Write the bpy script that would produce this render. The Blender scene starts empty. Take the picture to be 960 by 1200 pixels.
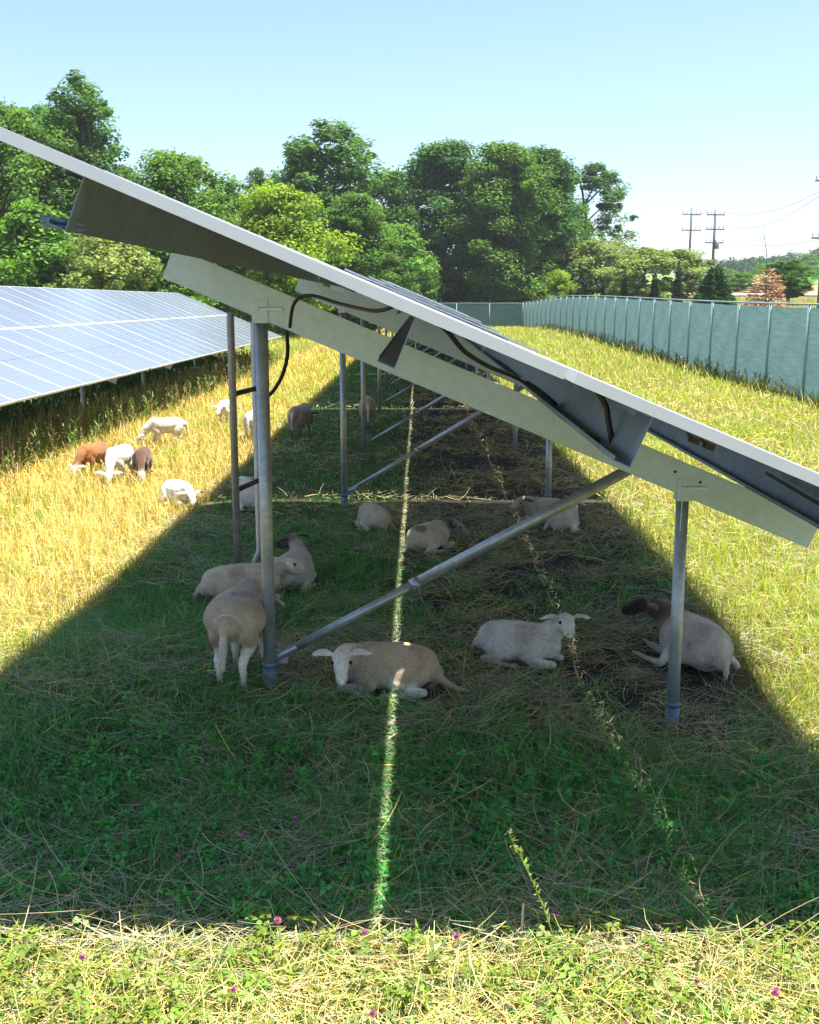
import bpy, bmesh, math, random
import numpy as np
from mathutils import Vector, Matrix
R = math.radians
rng = np.random.default_rng(7)
random.seed(7)
scene = bpy.context.scene
COL = scene.collection

# ------------------------------------------------------------------ helpers
def tag(o, label=None, cat=None, group=None, kind=None):
    if label: o['label'] = label
    if cat: o['category'] = cat
    if group: o['group'] = group
    if kind: o['kind'] = kind
    return o

def link(name, mesh, parent=None, loc=(0, 0, 0), rot=(0, 0, 0), scale=(1, 1, 1)):
    o = bpy.data.objects.new(name, mesh)
    COL.objects.link(o)
    o.location = loc; o.rotation_euler = rot; o.scale = scale
    if parent is not None: o.parent = parent
    return o

def empty(name, loc, rz=0.0, scale=1.0):
    o = bpy.data.objects.new(name, None)
    COL.objects.link(o)
    o.empty_display_size = 0.3
    o.location = loc; o.rotation_euler = (0, 0, rz); o.scale = (scale,) * 3
    return o

def copy_tree(o, parent=None):
    c = o.copy(); COL.objects.link(c); c.parent = parent
    for ch in list(o.children): copy_tree(ch, c)
    return c

def np_mesh(name, V, quads, mat=None, col=None, tris=None, smooth=False):
    V = np.asarray(V, np.float32)
    me = bpy.data.meshes.new(name)
    quads = np.asarray(quads, np.int32).reshape(-1, 4) if quads is not None and len(quads) else np.zeros((0, 4), np.int32)
    tris = np.asarray(tris, np.int32).reshape(-1, 3) if tris is not None and len(tris) else np.zeros((0, 3), np.int32)
    nl = quads.size + tris.size
    me.vertices.add(len(V)); me.vertices.foreach_set('co', V.ravel())
    me.loops.add(nl)
    me.loops.foreach_set('vertex_index', np.concatenate([quads.ravel(), tris.ravel()]).astype(np.int32))
    me.polygons.add(len(quads) + len(tris))
    st = np.concatenate([np.arange(len(quads)) * 4, quads.size + np.arange(len(tris)) * 3]).astype(np.int32)
    me.polygons.foreach_set('loop_start', st)
    if smooth:
        me.polygons.foreach_set('use_smooth', np.ones(len(st), bool))
    me.update(calc_edges=True)
    if col is not None:
        a = me.color_attributes.new('Col', 'FLOAT_COLOR', 'POINT')
        c = np.ones((len(V), 4), np.float32); c[:, :3] = col
        a.data.foreach_set('color', c.ravel())
    if mat: me.materials.append(mat)
    return me

class MB:
    """collects boxes and tubes, then makes one mesh"""
    def __init__(s): s.v = []; s.f = []; s.m = []
    def add(s, vs, fs, mi=0):
        b = len(s.v); s.v += [tuple(v) for v in vs]; s.f += [tuple(i + b for i in f) for f in fs]; s.m += [mi] * len(fs)
    def box(s, a, b, mi=0):
        x0, y0, z0 = a; x1, y1, z1 = b
        s.add([(x0,y0,z0),(x1,y0,z0),(x1,y1,z0),(x0,y1,z0),(x0,y0,z1),(x1,y0,z1),(x1,y1,z1),(x0,y1,z1)],
              [(0,3,2,1),(4,5,6,7),(0,1,5,4),(1,2,6,5),(2,3,7,6),(3,0,4,7)], mi)
    def tube(s, pts, rad, n=10, mi=0, cap=True):
        pts = [Vector(p) for p in pts]
        if not hasattr(rad, '__len__'): rad = [rad] * len(pts)
        rings = []
        t0 = (pts[1] - pts[0]).normalized()
        ref = Vector((0, 0, 1)) if abs(t0.z) < .9 else Vector((1, 0, 0))
        u = t0.cross(ref).normalized()
        for i, p in enumerate(pts):
            t = (pts[min(i + 1, len(pts) - 1)] - pts[max(i - 1, 0)]).normalized()
            u = (u - t * u.dot(t)).normalized(); w = t.cross(u)
            rings.append([p + (u * math.cos(2*math.pi*k/n) + w * math.sin(2*math.pi*k/n)) * rad[i] for k in range(n)])
        vs = [v for r in rings for v in r]; fs = []
        for i in range(len(pts) - 1):
            for k in range(n):
                a = i*n + k; b = i*n + (k+1) % n
                fs.append((a, b, b + n, a + n))
        if cap:
            fs.append(tuple(range(n - 1, -1, -1))); fs.append(tuple((len(pts)-1)*n + k for k in range(n)))
        s.add(vs, fs, mi)
    def mesh(s, name, mats, smooth=False, bevel=0):
        me = bpy.data.meshes.new(name)
        me.from_pydata(s.v, [], s.f)
        for m in (mats if isinstance(mats, (list, tuple)) else [mats]): me.materials.append(m)
        me.polygons.foreach_set('material_index', s.m)
        if smooth:
            for p in me.polygons: p.use_smooth = len(p.vertices) == 4
        me.update()
        return me

def catmull(P, n=6):
    P = np.asarray(P, float)
    out = []
    for i in range(len(P) - 1):
        p0, p1, p2, p3 = P[max(i-1, 0)], P[i], P[i+1], P[min(i+2, len(P)-1)]
        for k in range(n):
            t = k / n
            out.append(.5*((2*p1) + (-p0+p2)*t + (2*p0-5*p1+4*p2-p3)*t*t + (-p0+3*p1-3*p2+p3)*t**3))
    out.append(P[-1])
    return np.array(out)

def S(t): t = np.clip(t, 0, 1); return t*t*(3-2*t)

def vnoise(x, y, sc, seed=0):
    """2-D value noise 0..1"""
    x = np.asarray(x, float)/sc + seed*17.31; y = np.asarray(y, float)/sc + seed*5.77
    xi = np.floor(x).astype(np.int64); yi = np.floor(y).astype(np.int64)
    fx = x - xi; fy = y - yi; fx = fx*fx*(3-2*fx); fy = fy*fy*(3-2*fy)
    def h(a, b):
        n = (a*374761393 + b*668265263 + seed*1442695) & 0x7fffffff
        n = ((n ^ (n >> 13)) * 1274126177) & 0x7fffffff
        return ((n ^ (n >> 16)) & 0xffff) / 65535.0
    return (h(xi, yi)*(1-fx) + h(xi+1, yi)*fx)*(1-fy) + (h(xi, yi+1)*(1-fx) + h(xi+1, yi+1)*fx)*fy
def fbm(x, y, sc, seed=0):
    return (vnoise(x, y, sc, seed) + .5*vnoise(x, y, sc/2.1, seed+1) + .25*vnoise(x, y, sc/4.3, seed+2)) / 1.75

def g(X, Y):
    """height of the terrain"""
    X = np.asarray(X, float); Y = np.asarray(Y, float)
    tw = S((4.2 - np.abs(X - .3))/2.2)
    z = .5*S((Y-22)/50)*S((X+4)/6) - .27*S((-X-2)/4) - .37*S((Y-75)/30)*S((X+4)/6)
    z = z - .1*np.clip(X-.3, -1.7, 1.7)*tw*np.exp(-((Y-6.3)/1.1)**2)
    far = 3.3*S((Y-50)/85) + .034*np.clip(Y-140, 0, 270) * S((Y-120)/80)
    z = z + far*S((X-11.5)/14)
    return z
def gz(x, y): return float(g(x, y))

# ------------------------------------------------------------------ materials
def new_mat(name):
    m = bpy.data.materials.new(name); m.use_nodes = True
    nt = m.node_tree; nt.nodes.clear()
    return m, nt.nodes, nt.links
def nd(N, t, **k):
    n = N.new(t)
    for a, b in k.items(): setattr(n, a, b)
    return n

def metal(name, col, metallic, rough, scale=18, var=.25, bump=.02, spots=None):
    m, N, L = new_mat(name)
    out = nd(N, 'ShaderNodeOutputMaterial'); p = nd(N, 'ShaderNodeBsdfPrincipled')
    tc = nd(N, 'ShaderNodeTexCoord')
    nz = nd(N, 'ShaderNodeTexNoise'); nz.inputs['Scale'].default_value = scale; nz.inputs['Detail'].default_value = 5
    nz2 = nd(N, 'ShaderNodeTexNoise'); nz2.inputs['Scale'].default_value = scale*.18; nz2.inputs['Detail'].default_value = 4
    L.new(tc.outputs['Object'], nz.inputs['Vector']); L.new(tc.outputs['Object'], nz2.inputs['Vector'])
    add = nd(N, 'ShaderNodeMath', operation='ADD'); L.new(nz.outputs['Fac'], add.inputs[0]); L.new(nz2.outputs['Fac'], add.inputs[1])
    cr = nd(N, 'ShaderNodeValToRGB')
    cr.color_ramp.elements[0].position = .35; cr.color_ramp.elements[1].position = .68
    c = np.array(col)
    cr.color_ramp.elements[0].color = (*(c*(1-var)), 1); cr.color_ramp.elements[1].color = (*np.minimum(c*(1+var*.6), 1), 1)
    hf = nd(N, 'ShaderNodeMath', operation='MULTIPLY'); hf.inputs[1].default_value = .5
    L.new(add.outputs[0], hf.inputs[0]); L.new(hf.outputs[0], cr.inputs['Fac'])
    L.new(cr.outputs['Color'], p.inputs['Base Color'])
    p.inputs['Metallic'].default_value = metallic
    mr = nd(N, 'ShaderNodeMapRange'); mr.inputs['To Min'].default_value = rough*.8; mr.inputs['To Max'].default_value = min(1, rough*1.25)
    L.new(nz2.outputs['Fac'], mr.inputs['Value']); L.new(mr.outputs['Result'], p.inputs['Roughness'])
    b = nd(N, 'ShaderNodeBump'); b.inputs['Strength'].default_value = bump*5; b.inputs['Distance'].default_value = .004
    L.new(nz.outputs['Fac'], b.inputs['Height']); L.new(b.outputs['Normal'], p.inputs['Normal'])
    L.new(p.outputs['BSDF'], out.inputs['Surface'])
    return m

M_ALU = metal('anodised_frame', (.88, .89, .89), .12, .38, 9, .06, .004)
M_GALV = metal('galvanised_steel', (.50, .64, .69), .35, .45, 30, .12, .01)
M_GALV2 = metal('galvanised_pipe', (.38, .42, .45), .6, .42, 26, .3, .01)
M_PURLIN = metal('purlin_steel', (.20, .26, .35), .5, .48, 12, .3, .006)
M_DARKPIPE = metal('weathered_pipe', (.30, .31, .31), .4, .5, 20, .3, .01)
M_BOX = metal('black_plastic', (.02, .02, .022), 0, .5, 20, .2, .004)
M_CABLE = metal('black_cable', (.012, .012, .014), 0, .55, 30, .2, .0)
M_SLEEVE = metal('blue_grey_sleeve', (.16, .24, .32), .3, .5, 25, .3, .01)
M_WOOD = metal('weathered_pole_wood', (.20, .20, .21), 0, .85, 6, .3, .02)
M_WIRE = metal('line_wire', (.35, .36, .38), .4, .5, 5, .1, 0)
M_GLASSC = metal('porcelain', (.35, .33, .33), 0, .3, 5, .1, 0)
M_RAIL = metal('fence_rail', (.27, .39, .38), .0, .7, 16, .2, .008)

def foliage_mat(name, trans=.35, rough=.6, gloss=.06):
    m, N, L = new_mat(name)
    out = nd(N, 'ShaderNodeOutputMaterial'); at = nd(N, 'ShaderNodeAttribute', attribute_name='Col')
    d = nd(N, 'ShaderNodeBsdfDiffuse'); t = nd(N, 'ShaderNodeBsdfTranslucent'); gl = nd(N, 'ShaderNodeBsdfGlossy')
    gl.inputs['Roughness'].default_value = rough; gl.inputs['Color'].default_value = (1, 1, 1, 1)
    L.new(at.outputs['Color'], d.inputs['Color'])
    hs = nd(N, 'ShaderNodeHueSaturation'); hs.inputs['Saturation'].default_value = 1.15; hs.inputs['Value'].default_value = 1.25
    L.new(at.outputs['Color'], hs.inputs['Color']); L.new(hs.outputs['Color'], t.inputs['Color'])
    m1 = nd(N, 'ShaderNodeMixShader'); m1.inputs['Fac'].default_value = trans
    L.new(d.outputs[0], m1.inputs[1]); L.new(t.outputs[0], m1.inputs[2])
    m2 = nd(N, 'ShaderNodeMixShader'); m2.inputs['Fac'].default_value = gloss
    L.new(m1.outputs[0], m2.inputs[1]); L.new(gl.outputs[0], m2.inputs[2])
    L.new(m2.outputs[0], out.inputs['Surface'])
    return m
M_GRASS = foliage_mat('grass_blade', .40, .6, .025)
M_STRAW = foliage_mat('dry_straw', .15, .5, .04)
M_WOOL = foliage_mat('wool_fibre', .2, .8, .01)
M_LEAF = foliage_mat('tree_leaf', .40, .7, .015)
M_NEEDLE = foliage_mat('conifer_needle', .12, .5, .03)

def bark_mat():
    return metal('bark', (.10, .085, .07), 0, .9, 9, .45, .05)
M_BARK = bark_mat()

def ground_mat():
    m, N, L = new_mat('soil_and_thatch')
    out = nd(N, 'ShaderNodeOutputMaterial'); p = nd(N, 'ShaderNodeBsdfPrincipled')
    at = nd(N, 'ShaderNodeAttribute', attribute_name='Col'); tc = nd(N, 'ShaderNodeTexCoord')
    mp = nd(N, 'ShaderNodeMapping'); mp.inputs['Scale'].default_value = (1, 1, 1)
    L.new(tc.outputs['Object'], mp.inputs['Vector'])
    n1 = nd(N, 'ShaderNodeTexNoise'); n1.inputs['Scale'].default_value = 40; n1.inputs['Detail'].default_value = 8; n1.inputs['Roughness'].default_value = .75
    n2 = nd(N, 'ShaderNodeTexNoise'); n2.inputs['Scale'].default_value = 1.7; n2.inputs['Detail'].default_value = 6
    L.new(mp.outputs[0], n1.inputs['Vector']); L.new(mp.outputs[0], n2.inputs['Vector'])
    r1 = nd(N, 'ShaderNodeMapRange'); r1.inputs['From Min'].default_value = .3; r1.inputs['From Max'].default_value = .7
    r1.inputs['To Min'].default_value = .45; r1.inputs['To Max'].default_value = 1.5
    L.new(n1.outputs['Fac'], r1.inputs['Value'])
    r2 = nd(N, 'ShaderNodeMapRange'); r2.inputs['From Min'].default_value = .3; r2.inputs['From Max'].default_value = .7
    r2.inputs['To Min'].default_value = .75; r2.inputs['To Max'].default_value = 1.25
    L.new(n2.outputs['Fac'], r2.inputs['Value'])
    mu = nd(N, 'ShaderNodeMath', operation='MULTIPLY'); L.new(r1.outputs[0], mu.inputs[0]); L.new(r2.outputs[0], mu.inputs[1])
    vm = nd(N, 'ShaderNodeVectorMath', operation='SCALE'); L.new(at.outputs['Color'], vm.inputs[0]); L.new(mu.outputs[0], vm.inputs['Scale'])
    L.new(vm.outputs[0], p.inputs['Base Color']); p.inputs['Roughness'].default_value = .95
    p.inputs['Specular IOR Level'].default_value = .15
    b = nd(N, 'ShaderNodeBump'); b.inputs['Strength'].default_value = .8; b.inputs['Distance'].default_value = .02
    L.new(n1.outputs['Fac'], b.inputs['Height']); L.new(b.outputs['Normal'], p.inputs['Normal'])
    L.new(p.outputs[0], out.inputs['Surface'])
    return m
M_GROUND = ground_mat()

def cell_mat():
    """solar cells behind glass: dark blue cells, fine pale bus lines"""
    m, N, L = new_mat('solar_cells')
    out = nd(N, 'ShaderNodeOutputMaterial'); p = nd(N, 'ShaderNodeBsdfPrincipled')
    tc = nd(N, 'ShaderNodeTexCoord'); sp = nd(N, 'ShaderNodeSeparateXYZ'); L.new(tc.outputs['Object'], sp.inputs[0])
    def line(sock, period, width):
        d = nd(N, 'ShaderNodeMath', operation='DIVIDE'); d.inputs[1].default_value = period; L.new(sock, d.inputs[0])
        a = nd(N, 'ShaderNodeMath', operation='ADD'); a.inputs[1].default_value = 100.0; L.new(d.outputs[0], a.inputs[0])
        f = nd(N, 'ShaderNodeMath', operation='FRACT'); L.new(a.outputs[0], f.inputs[0])
        l = nd(N, 'ShaderNodeMath', operation='LESS_THAN'); l.inputs[1].default_value = width; L.new(f.outputs[0], l.inputs[0])
        return l.outputs[0]
    a = line(sp.outputs['Y'],   .186, .02); b = line(sp.outputs['X'], .0975, .02); c = line(sp.outputs['Y'], .0186, .06)
    mx = nd(N, 'ShaderNodeMath', operation='MAXIMUM'); L.new(a, mx.inputs[0]); L.new(b, mx.inputs[1])
    c2 = nd(N, 'ShaderNodeMath', operation='MULTIPLY'); c2.inputs[1].default_value = .12; L.new(c, c2.inputs[0])
    mx2 = nd(N, 'ShaderNodeMath', operation='MAXIMUM'); L.new(mx.outputs[0], mx2.inputs[0]); L.new(c2.outputs[0], mx2.inputs[1])
    nz = nd(N, 'ShaderNodeTexNoise'); nz.inputs['Scale'].default_value = 1.3; nz.inputs['Detail'].default_value = 3
    L.new(tc.outputs['Object'], nz.inputs['Vector'])
    cr = nd(N, 'ShaderNodeMix', data_type='RGBA')
    cr.inputs['A'].default_value = (.155, .17, .225, 1); cr.inputs['B'].default_value = (.175, .20, .235, 1)
    L.new(nz.outputs['Fac'], cr.inputs['Factor'])
    mc = nd(N, 'ShaderNodeMix', data_type='RGBA'); mc.inputs['B'].default_value = (.35, .38, .42, 1)
    L.new(mx2.outputs[0], mc.inputs['Factor']); L.new(cr.outputs['Result'], mc.inputs['A'])
    L.new(mc.outputs['Result'], p.inputs['Base Color'])
    p.inputs['Roughness'].default_value = .4; p.inputs['IOR'].default_value = 1.52
    p.inputs['Coat Weight'].default_value = 1; p.inputs['Coat Roughness'].default_value = .2; p.inputs['Coat IOR'].default_value = 1.6
    L.new(p.outputs[0], out.inputs['Surface'])
    return m
M_CELL = cell_mat()
M_BACK = metal('backsheet', (.62, .63, .62), 0, .5, 6, .05, 0)
def strip_mat():
    m, N, L = new_mat('clear_glass_strip')
    out = nd(N, 'ShaderNodeOutputMaterial'); t = nd(N, 'ShaderNodeBsdfTransparent'); gl = nd(N, 'ShaderNodeBsdfGlossy')
    gl.inputs['Roughness'].default_value = .05; t.inputs['Color'].default_value = (.92, .95, .94, 1)
    nz = nd(N, 'ShaderNodeTexNoise'); nz.inputs['Scale'].default_value = 7
    mr = nd(N, 'ShaderNodeMapRange'); mr.inputs['To Min'].default_value = .03; mr.inputs['To Max'].default_value = .14
    L.new(nz.outputs['Fac'], mr.inputs['Value'])
    mx = nd(N, 'ShaderNodeMixShader'); L.new(mr.outputs[0], mx.inputs['Fac'])
    L.new(t.outputs[0], mx.inputs[1]); L.new(gl.outputs[0], mx.inputs[2]); L.new(mx.outputs[0], out.inputs['Surface'])
    return m
M_STRIP = strip_mat()

def screen_mat():
    m, N, L = new_mat('privacy_screen_mesh')
    out = nd(N, 'ShaderNodeOutputMaterial'); d = nd(N, 'ShaderNodeBsdfDiffuse'); t = nd(N, 'ShaderNodeBsdfTranslucent')
    tc = nd(N, 'ShaderNodeTexCoord'); mp = nd(N, 'ShaderNodeMapping'); mp.inputs['Scale'].default_value = (.6, .6, 5)
    nz = nd(N, 'ShaderNodeTexNoise'); nz.inputs['Scale'].default_value = 2.2; nz.inputs['Detail'].default_value = 6
    L.new(tc.outputs['Object'], mp.inputs[0]); L.new(mp.outputs[0], nz.inputs['Vector'])
    cr = nd(N, 'ShaderNodeValToRGB'); cr.color_ramp.elements[0].position = .3; cr.color_ramp.elements[1].position = .72
    cr.color_ramp.elements[0].color = (.145, .26, .26, 1); cr.color_ramp.elements[1].color = (.21, .345, .335, 1)
    L.new(nz.outputs['Fac'], cr.inputs['Fac'])
    wv = nd(N, 'ShaderNodeTexWave', bands_direction='Z'); wv.inputs['Scale'].default_value = 9; wv.inputs['Distortion'].default_value = .6
    L.new(tc.outputs['Object'], wv.inputs['Vector'])
    mr = nd(N, 'ShaderNodeMapRange'); mr.inputs['To Min'].default_value = .88; mr.inputs['To Max'].default_value = 1.08
    L.new(wv.outputs['Fac'], mr.inputs['Value'])
    vm = nd(N, 'ShaderNodeVectorMath', operation='SCALE'); L.new(cr.outputs['Color'], vm.inputs[0]); L.new(mr.outputs[0], vm.inputs['Scale'])
    L.new(vm.outputs[0], d.inputs['Color']); L.new(vm.outputs[0], t.inputs['Color'])
    mx = nd(N, 'ShaderNodeMixShader'); mx.inputs['Fac'].default_value = .42
    L.new(d.outputs[0], mx.inputs[1]); L.new(t.outputs[0], mx.inputs[2]); L.new(mx.outputs[0], out.inputs['Surface'])
    return m
M_SCREEN = screen_mat()

def fur_mat():
    m, N, L = new_mat('short_wool')
    out = nd(N, 'ShaderNodeOutputMaterial'); p = nd(N, 'ShaderNodeBsdfPrincipled')
    at = nd(N, 'ShaderNodeAttribute', attribute_name='Col'); tc = nd(N, 'ShaderNodeTexCoord')
    n1 = nd(N, 'ShaderNodeTexNoise'); n1.inputs['Scale'].default_value = 95; n1.inputs['Detail'].default_value = 6; n1.inputs['Roughness'].default_value = .7
    n2 = nd(N, 'ShaderNodeTexNoise'); n2.inputs['Scale'].default_value = 9; n2.inputs['Detail'].default_value = 5
    mp = nd(N, 'ShaderNodeMapping'); mp.inputs['Scale'].default_value = (.35, 1, 1)
    L.new(tc.outputs['Object'], mp.inputs[0]); L.new(mp.outputs[0], n1.inputs['Vector']); L.new(tc.outputs['Object'], n2.inputs['Vector'])
    r1 = nd(N, 'ShaderNodeMapRange'); r1.inputs['From Min'].default_value = .3; r1.inputs['From Max'].default_value = .7; r1.inputs['To Min'].default_value = .72; r1.inputs['To Max'].default_value = 1.16
    r2 = nd(N, 'ShaderNodeMapRange'); r2.inputs['From Min'].default_value = .3; r2.inputs['From Max'].default_value = .7; r2.inputs['To Min'].default_value = .82; r2.inputs['To Max'].default_value = 1.12
    L.new(n1.outputs['Fac'], r1.inputs['Value']); L.new(n2.outputs['Fac'], r2.inputs['Value'])
    mu = nd(N, 'ShaderNodeMath', operation='MULTIPLY'); L.new(r1.outputs[0], mu.inputs[0]); L.new(r2.outputs[0], mu.inputs[1])
    vm = nd(N, 'ShaderNodeVectorMath', operation='SCALE'); L.new(at.outputs['Color'], vm.inputs[0]); L.new(mu.outputs[0], vm.inputs['Scale'])
    L.new(vm.outputs[0], p.inputs['Base Color']); p.inputs['Roughness'].default_value = .9
    p.inputs['Specular IOR Level'].default_value = .12; p.inputs['Sheen Weight'].default_value = .25; p.inputs['Sheen Roughness'].default_value = .5
    b = nd(N, 'ShaderNodeBump'); b.inputs['Strength'].default_value = .7; b.inputs['Distance'].default_value = .008
    L.new(n1.outputs['Fac'], b.inputs['Height']); L.new(b.outputs['Normal'], p.inputs['Normal'])
    L.new(p.outputs[0], out.inputs['Surface'])
    return m
M_FUR = fur_mat()
def eye_mat():
    m, N, L = new_mat('eye'); out = nd(N, 'ShaderNodeOutputMaterial'); p = nd(N, 'ShaderNodeBsdfPrincipled')
    nz = nd(N, 'ShaderNodeTexNoise'); cr = nd(N, 'ShaderNodeValToRGB')
    cr.color_ramp.elements[0].color = (.012, .009, .006, 1); cr.color_ramp.elements[1].color = (.03, .02, .012, 1)
    L.new(nz.outputs['Fac'], cr.inputs['Fac']); L.new(cr.outputs['Color'], p.inputs['Base Color'])
    p.inputs['Roughness'].default_value = .15; L.new(p.outputs[0], out.inputs['Surface'])
    return m
M_EYE = eye_mat()

# ------------------------------------------------------------------ solar racks
T = math.atan(.4167); cT, sT = math.cos(T), math.sin(T)
CX0, CZ0 = .522, 2.394 - .4167*.522          # centre line of the panel face above flat ground
ML, MW = 2.38, 1.1694                        # module length (slope) and width (row)
PITCH = 1.17
def slope_pt(s, n): return (s*cT + n*sT, -s*sT + n*cT)   # local x, z (z relative to CZ0)

def laminate(clear):
    mb = MB(); hx, hy = ML/2 - .009, MW/2 - .009
    gp_ = .0040 if clear else 0
    spans = [(-hx, -gp_), (gp_, hx)] if clear else [(-hx, hx)]
    for a, b in spans:
        z0, z1 = -.0085, -.003
        vs = [(a,-hy,z0),(b,-hy,z0),(b,hy,z0),(a,hy,z0),(a,-hy,z1),(b,-hy,z1),(b,hy,z1),(a,hy,z1)]
        mb.add(vs, [(4,5,6,7)], 0)
        mb.add(vs, [(0,3,2,1),(0,1,5,4),(1,2,6,5),(2,3,7,6),(3,0,4,7)], 1)
    if clear: mb.add([(-gp_,-hy,-.005),(gp_,-hy,-.005),(gp_,hy,-.005),(-gp_,hy,-.005)], [(0,1,2,3)], 2)
    return mb.mesh('laminate', [M_CELL, M_BACK, M_STRIP])
LAM_CLEAR, LAM = laminate(True), laminate(False)
def frame_mesh():
    mb = MB(); hx, hy = ML/2, MW/2; w = .0125
    for sx in (-1, 1):
        a, b = sorted((sx*hx, sx*(hx-w))); mb.box((a,-hy,-.04), (b,hy,0))
        a, b = sorted((sx*(hx-w), sx*(hx-.032))); mb.box((a,-hy+w,-.04), (b,hy-w,-.038))
    for sy in (-1, 1):
        a, b = sorted((sy*hy, sy*(hy-w))); mb.box((-hx+w,a,-.04), (hx-w,b,-.0005))
        a, b = sorted((sy*(hy-w), sy*(hy-.032))); mb.box((-hx+.033,a,-.0395), (hx-.033,b,-.0375))
    return mb.mesh('module_frame', M_ALU)
FRAME = frame_mesh()
mb = MB()
mb.box((-.03, -.09, -.028), (.03, .09, -.009))
JBOX = mb.mesh('junction_box', M_BOX)

def channel(L, web_h, fl, th, lip=.015):
    """C channel: web in the local x = 0 plane reaching down in z, flanges towards -x, running along y"""
    mb = MB()
    mb.box((-th, 0, -web_h), (0, L, 0))
    mb.box((-fl, 0, -th), (-th, L, -.0003)); mb.box((-fl, 0, -web_h+.0003), (-th, L, -web_h+th))
    mb.box((-fl, 0.0005, -th-lip), (-fl+th, L-.0005, -th)); mb.box((-fl, .0005, -web_h+th), (-fl+th, L-.0005, -web_h+th+lip))
    return mb
def rafter_mesh():
    """C channel along the slope, web facing -y"""
    mb = MB(); s0, s1, h, th, fl = -1.96, 2.08, .178, .005, .06
    mb.box((s0, -.050, -h), (s1, -.045, 0))
    mb.box((s0, -.045, -th), (s1, -.045+fl, -.0004)); mb.box((s0, -.0515, -h-.004), (s1, -.045+fl, -h+.0003))
    # punched slots near the ends read as dark oval marks
    for s in (1.17, 1.33):
        mb.tube([(s, -.0512, -.07), (s, -.0495, -.07)], .009, 10, 1)
    return mb.mesh('rafter', [M_GALV, M_BOX])
RAFTER = rafter_mesh()
def post_mesh(x, top):
    mb = MB(); mb.tube([(x, 0, -.45), (x, 0, top)], .037, 18)
    return mb.mesh('post', M_GALV2, smooth=True)
def bracket_mesh():
    mb = MB()
    mb.box((-.045, -.0575, -.05), (.045, -.052, .085)); mb.box((-.045, -.052, -.05), (-.039, .04, -.006)); mb.box((.039, -.052, -.05), (.045, .04, -.006))
    mb.tube([(-.01, -.055, .03), (-.01, -.078, .03)], .011, 6)
    return mb.mesh('post_bracket', M_GALV)
BRACKET = bracket_mesh()
mb = MB(); mb.tube([(.0, -.068, .028), (.13, -.068, .028)], .008, 8); BOLT = mb.mesh('bolt', M_ALU)
PURLIN_S = (-1.78, -.56, .345, 1.66)
XL, XR = -.905 - CX0, 1.545 - CX0
def raf_z(x, n):   # height (rel CZ0) of the line n below the panel face at local x
    s = (x - n*sT)/cT
    return -s*sT + n*cT

def brace_mesh(zfoot):
    x0, x1 = XL + .05, 1.36 - CX0
    z0, z1 = zfoot + .16, raf_z(x1, -.29)
    mb = MB(); a, b = Vector((x0, .06, z0)), Vector((x1, .02, z1)); d = b - a
    mb.tube([a + d*.04, a + d*.38], .0265, 14); mb.tube([a + d*.37, a + d*.985], .033, 14)
    mb.tube([a + d*.365, a + d*.385], .037, 14)
    return mb.mesh('brace', M_GALV2, smooth=True), a, d

def build_rack(name, y0, nmod, racks, xoff, zoff, label, group, detail=False):
    L = nmod*PITCH
    root = empty(name, (CX0 + xoff, y0, zoff)); tag(root, label, 'solar rack', group)
    for k in range(nmod):
        for up in (True, False):
            s = (-1 if up else 1)*(ML/2 + .0185)
            x, z = slope_pt(s, 0)
            jy, jz = random.uniform(-.002, .002), random.uniform(-.003, .003)
            m = link('solar_module', LAM if up else LAM_CLEAR, root, (x, (k+.5)*PITCH + jy*.3, CZ0 + z + jz), (0, T + random.uniform(-.0015, .0015), 0))
            link('module_frame', FRAME, m)
            if detail: link('junction_box', JBOX, m)
    pm = channel(L - (.12 if detail else -.05), .196, .07, .004).mesh('purlin', M_PURLIN)
    for s in PURLIN_S:
        x, z = slope_pt(s, -.0425)
        link('purlin', pm, root, (x, .10 if detail else -.02, CZ0 + z), (0, T, 0))
    for Yr in racks:
        y = Yr - y0
        x, z = slope_pt(0, -.2405)
        link('rafter', RAFTER, root, (x, y, CZ0 + z), (0, T, 0))
        for px in (XL, XR):
            gzl = gz(CX0 + xoff + px, Yr) - zoff
            top = CZ0 + raf_z(px, -.30)
            mbp = MB(); mbp.tube([(px, y, gzl - .4), (px, y, top)], .037, 18)
            p = link('post', mbp.mesh('post', M_GALV2, True), root)
            if detail:
                mbs = MB(); mbs.tube([(px, y, gzl - .3), (px, y, gzl + .13)], .043, 18); mbs.tube([(px, y, gzl + .115), (px, y, gzl + .145)], .047, 18)
                link('ground_sleeve', mbs.mesh('ground_sleeve', M_SLEEVE, True), p)
                link('post_bracket', BRACKET, root, (px, y, CZ0 + raf_z(px, -.40)), (0, 0, 0))
                b = link('bolt', BOLT, root, (px, y, CZ0 + raf_z(px, -.40)))
        zf = gz(CX0 + xoff + XL, Yr) - zoff
        bm_, a, d = brace_mesh(zf - CZ0)
        br = link('brace', bm_, root, (0, y, CZ0))
        if detail:
            mbk = MB(); mbk.tube([a - d*.004 + Vector((-.03, 0, -.012)), a + d*.05], [.03, .0275], 12); mbk.box(tuple(a + Vector((-.035, -.012, -.045))), tuple(a + Vector((.055, .012, .04))))
            link('brace_clamp', mbk.mesh('brace_clamp', M_GALV2), br)
    return root

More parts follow.
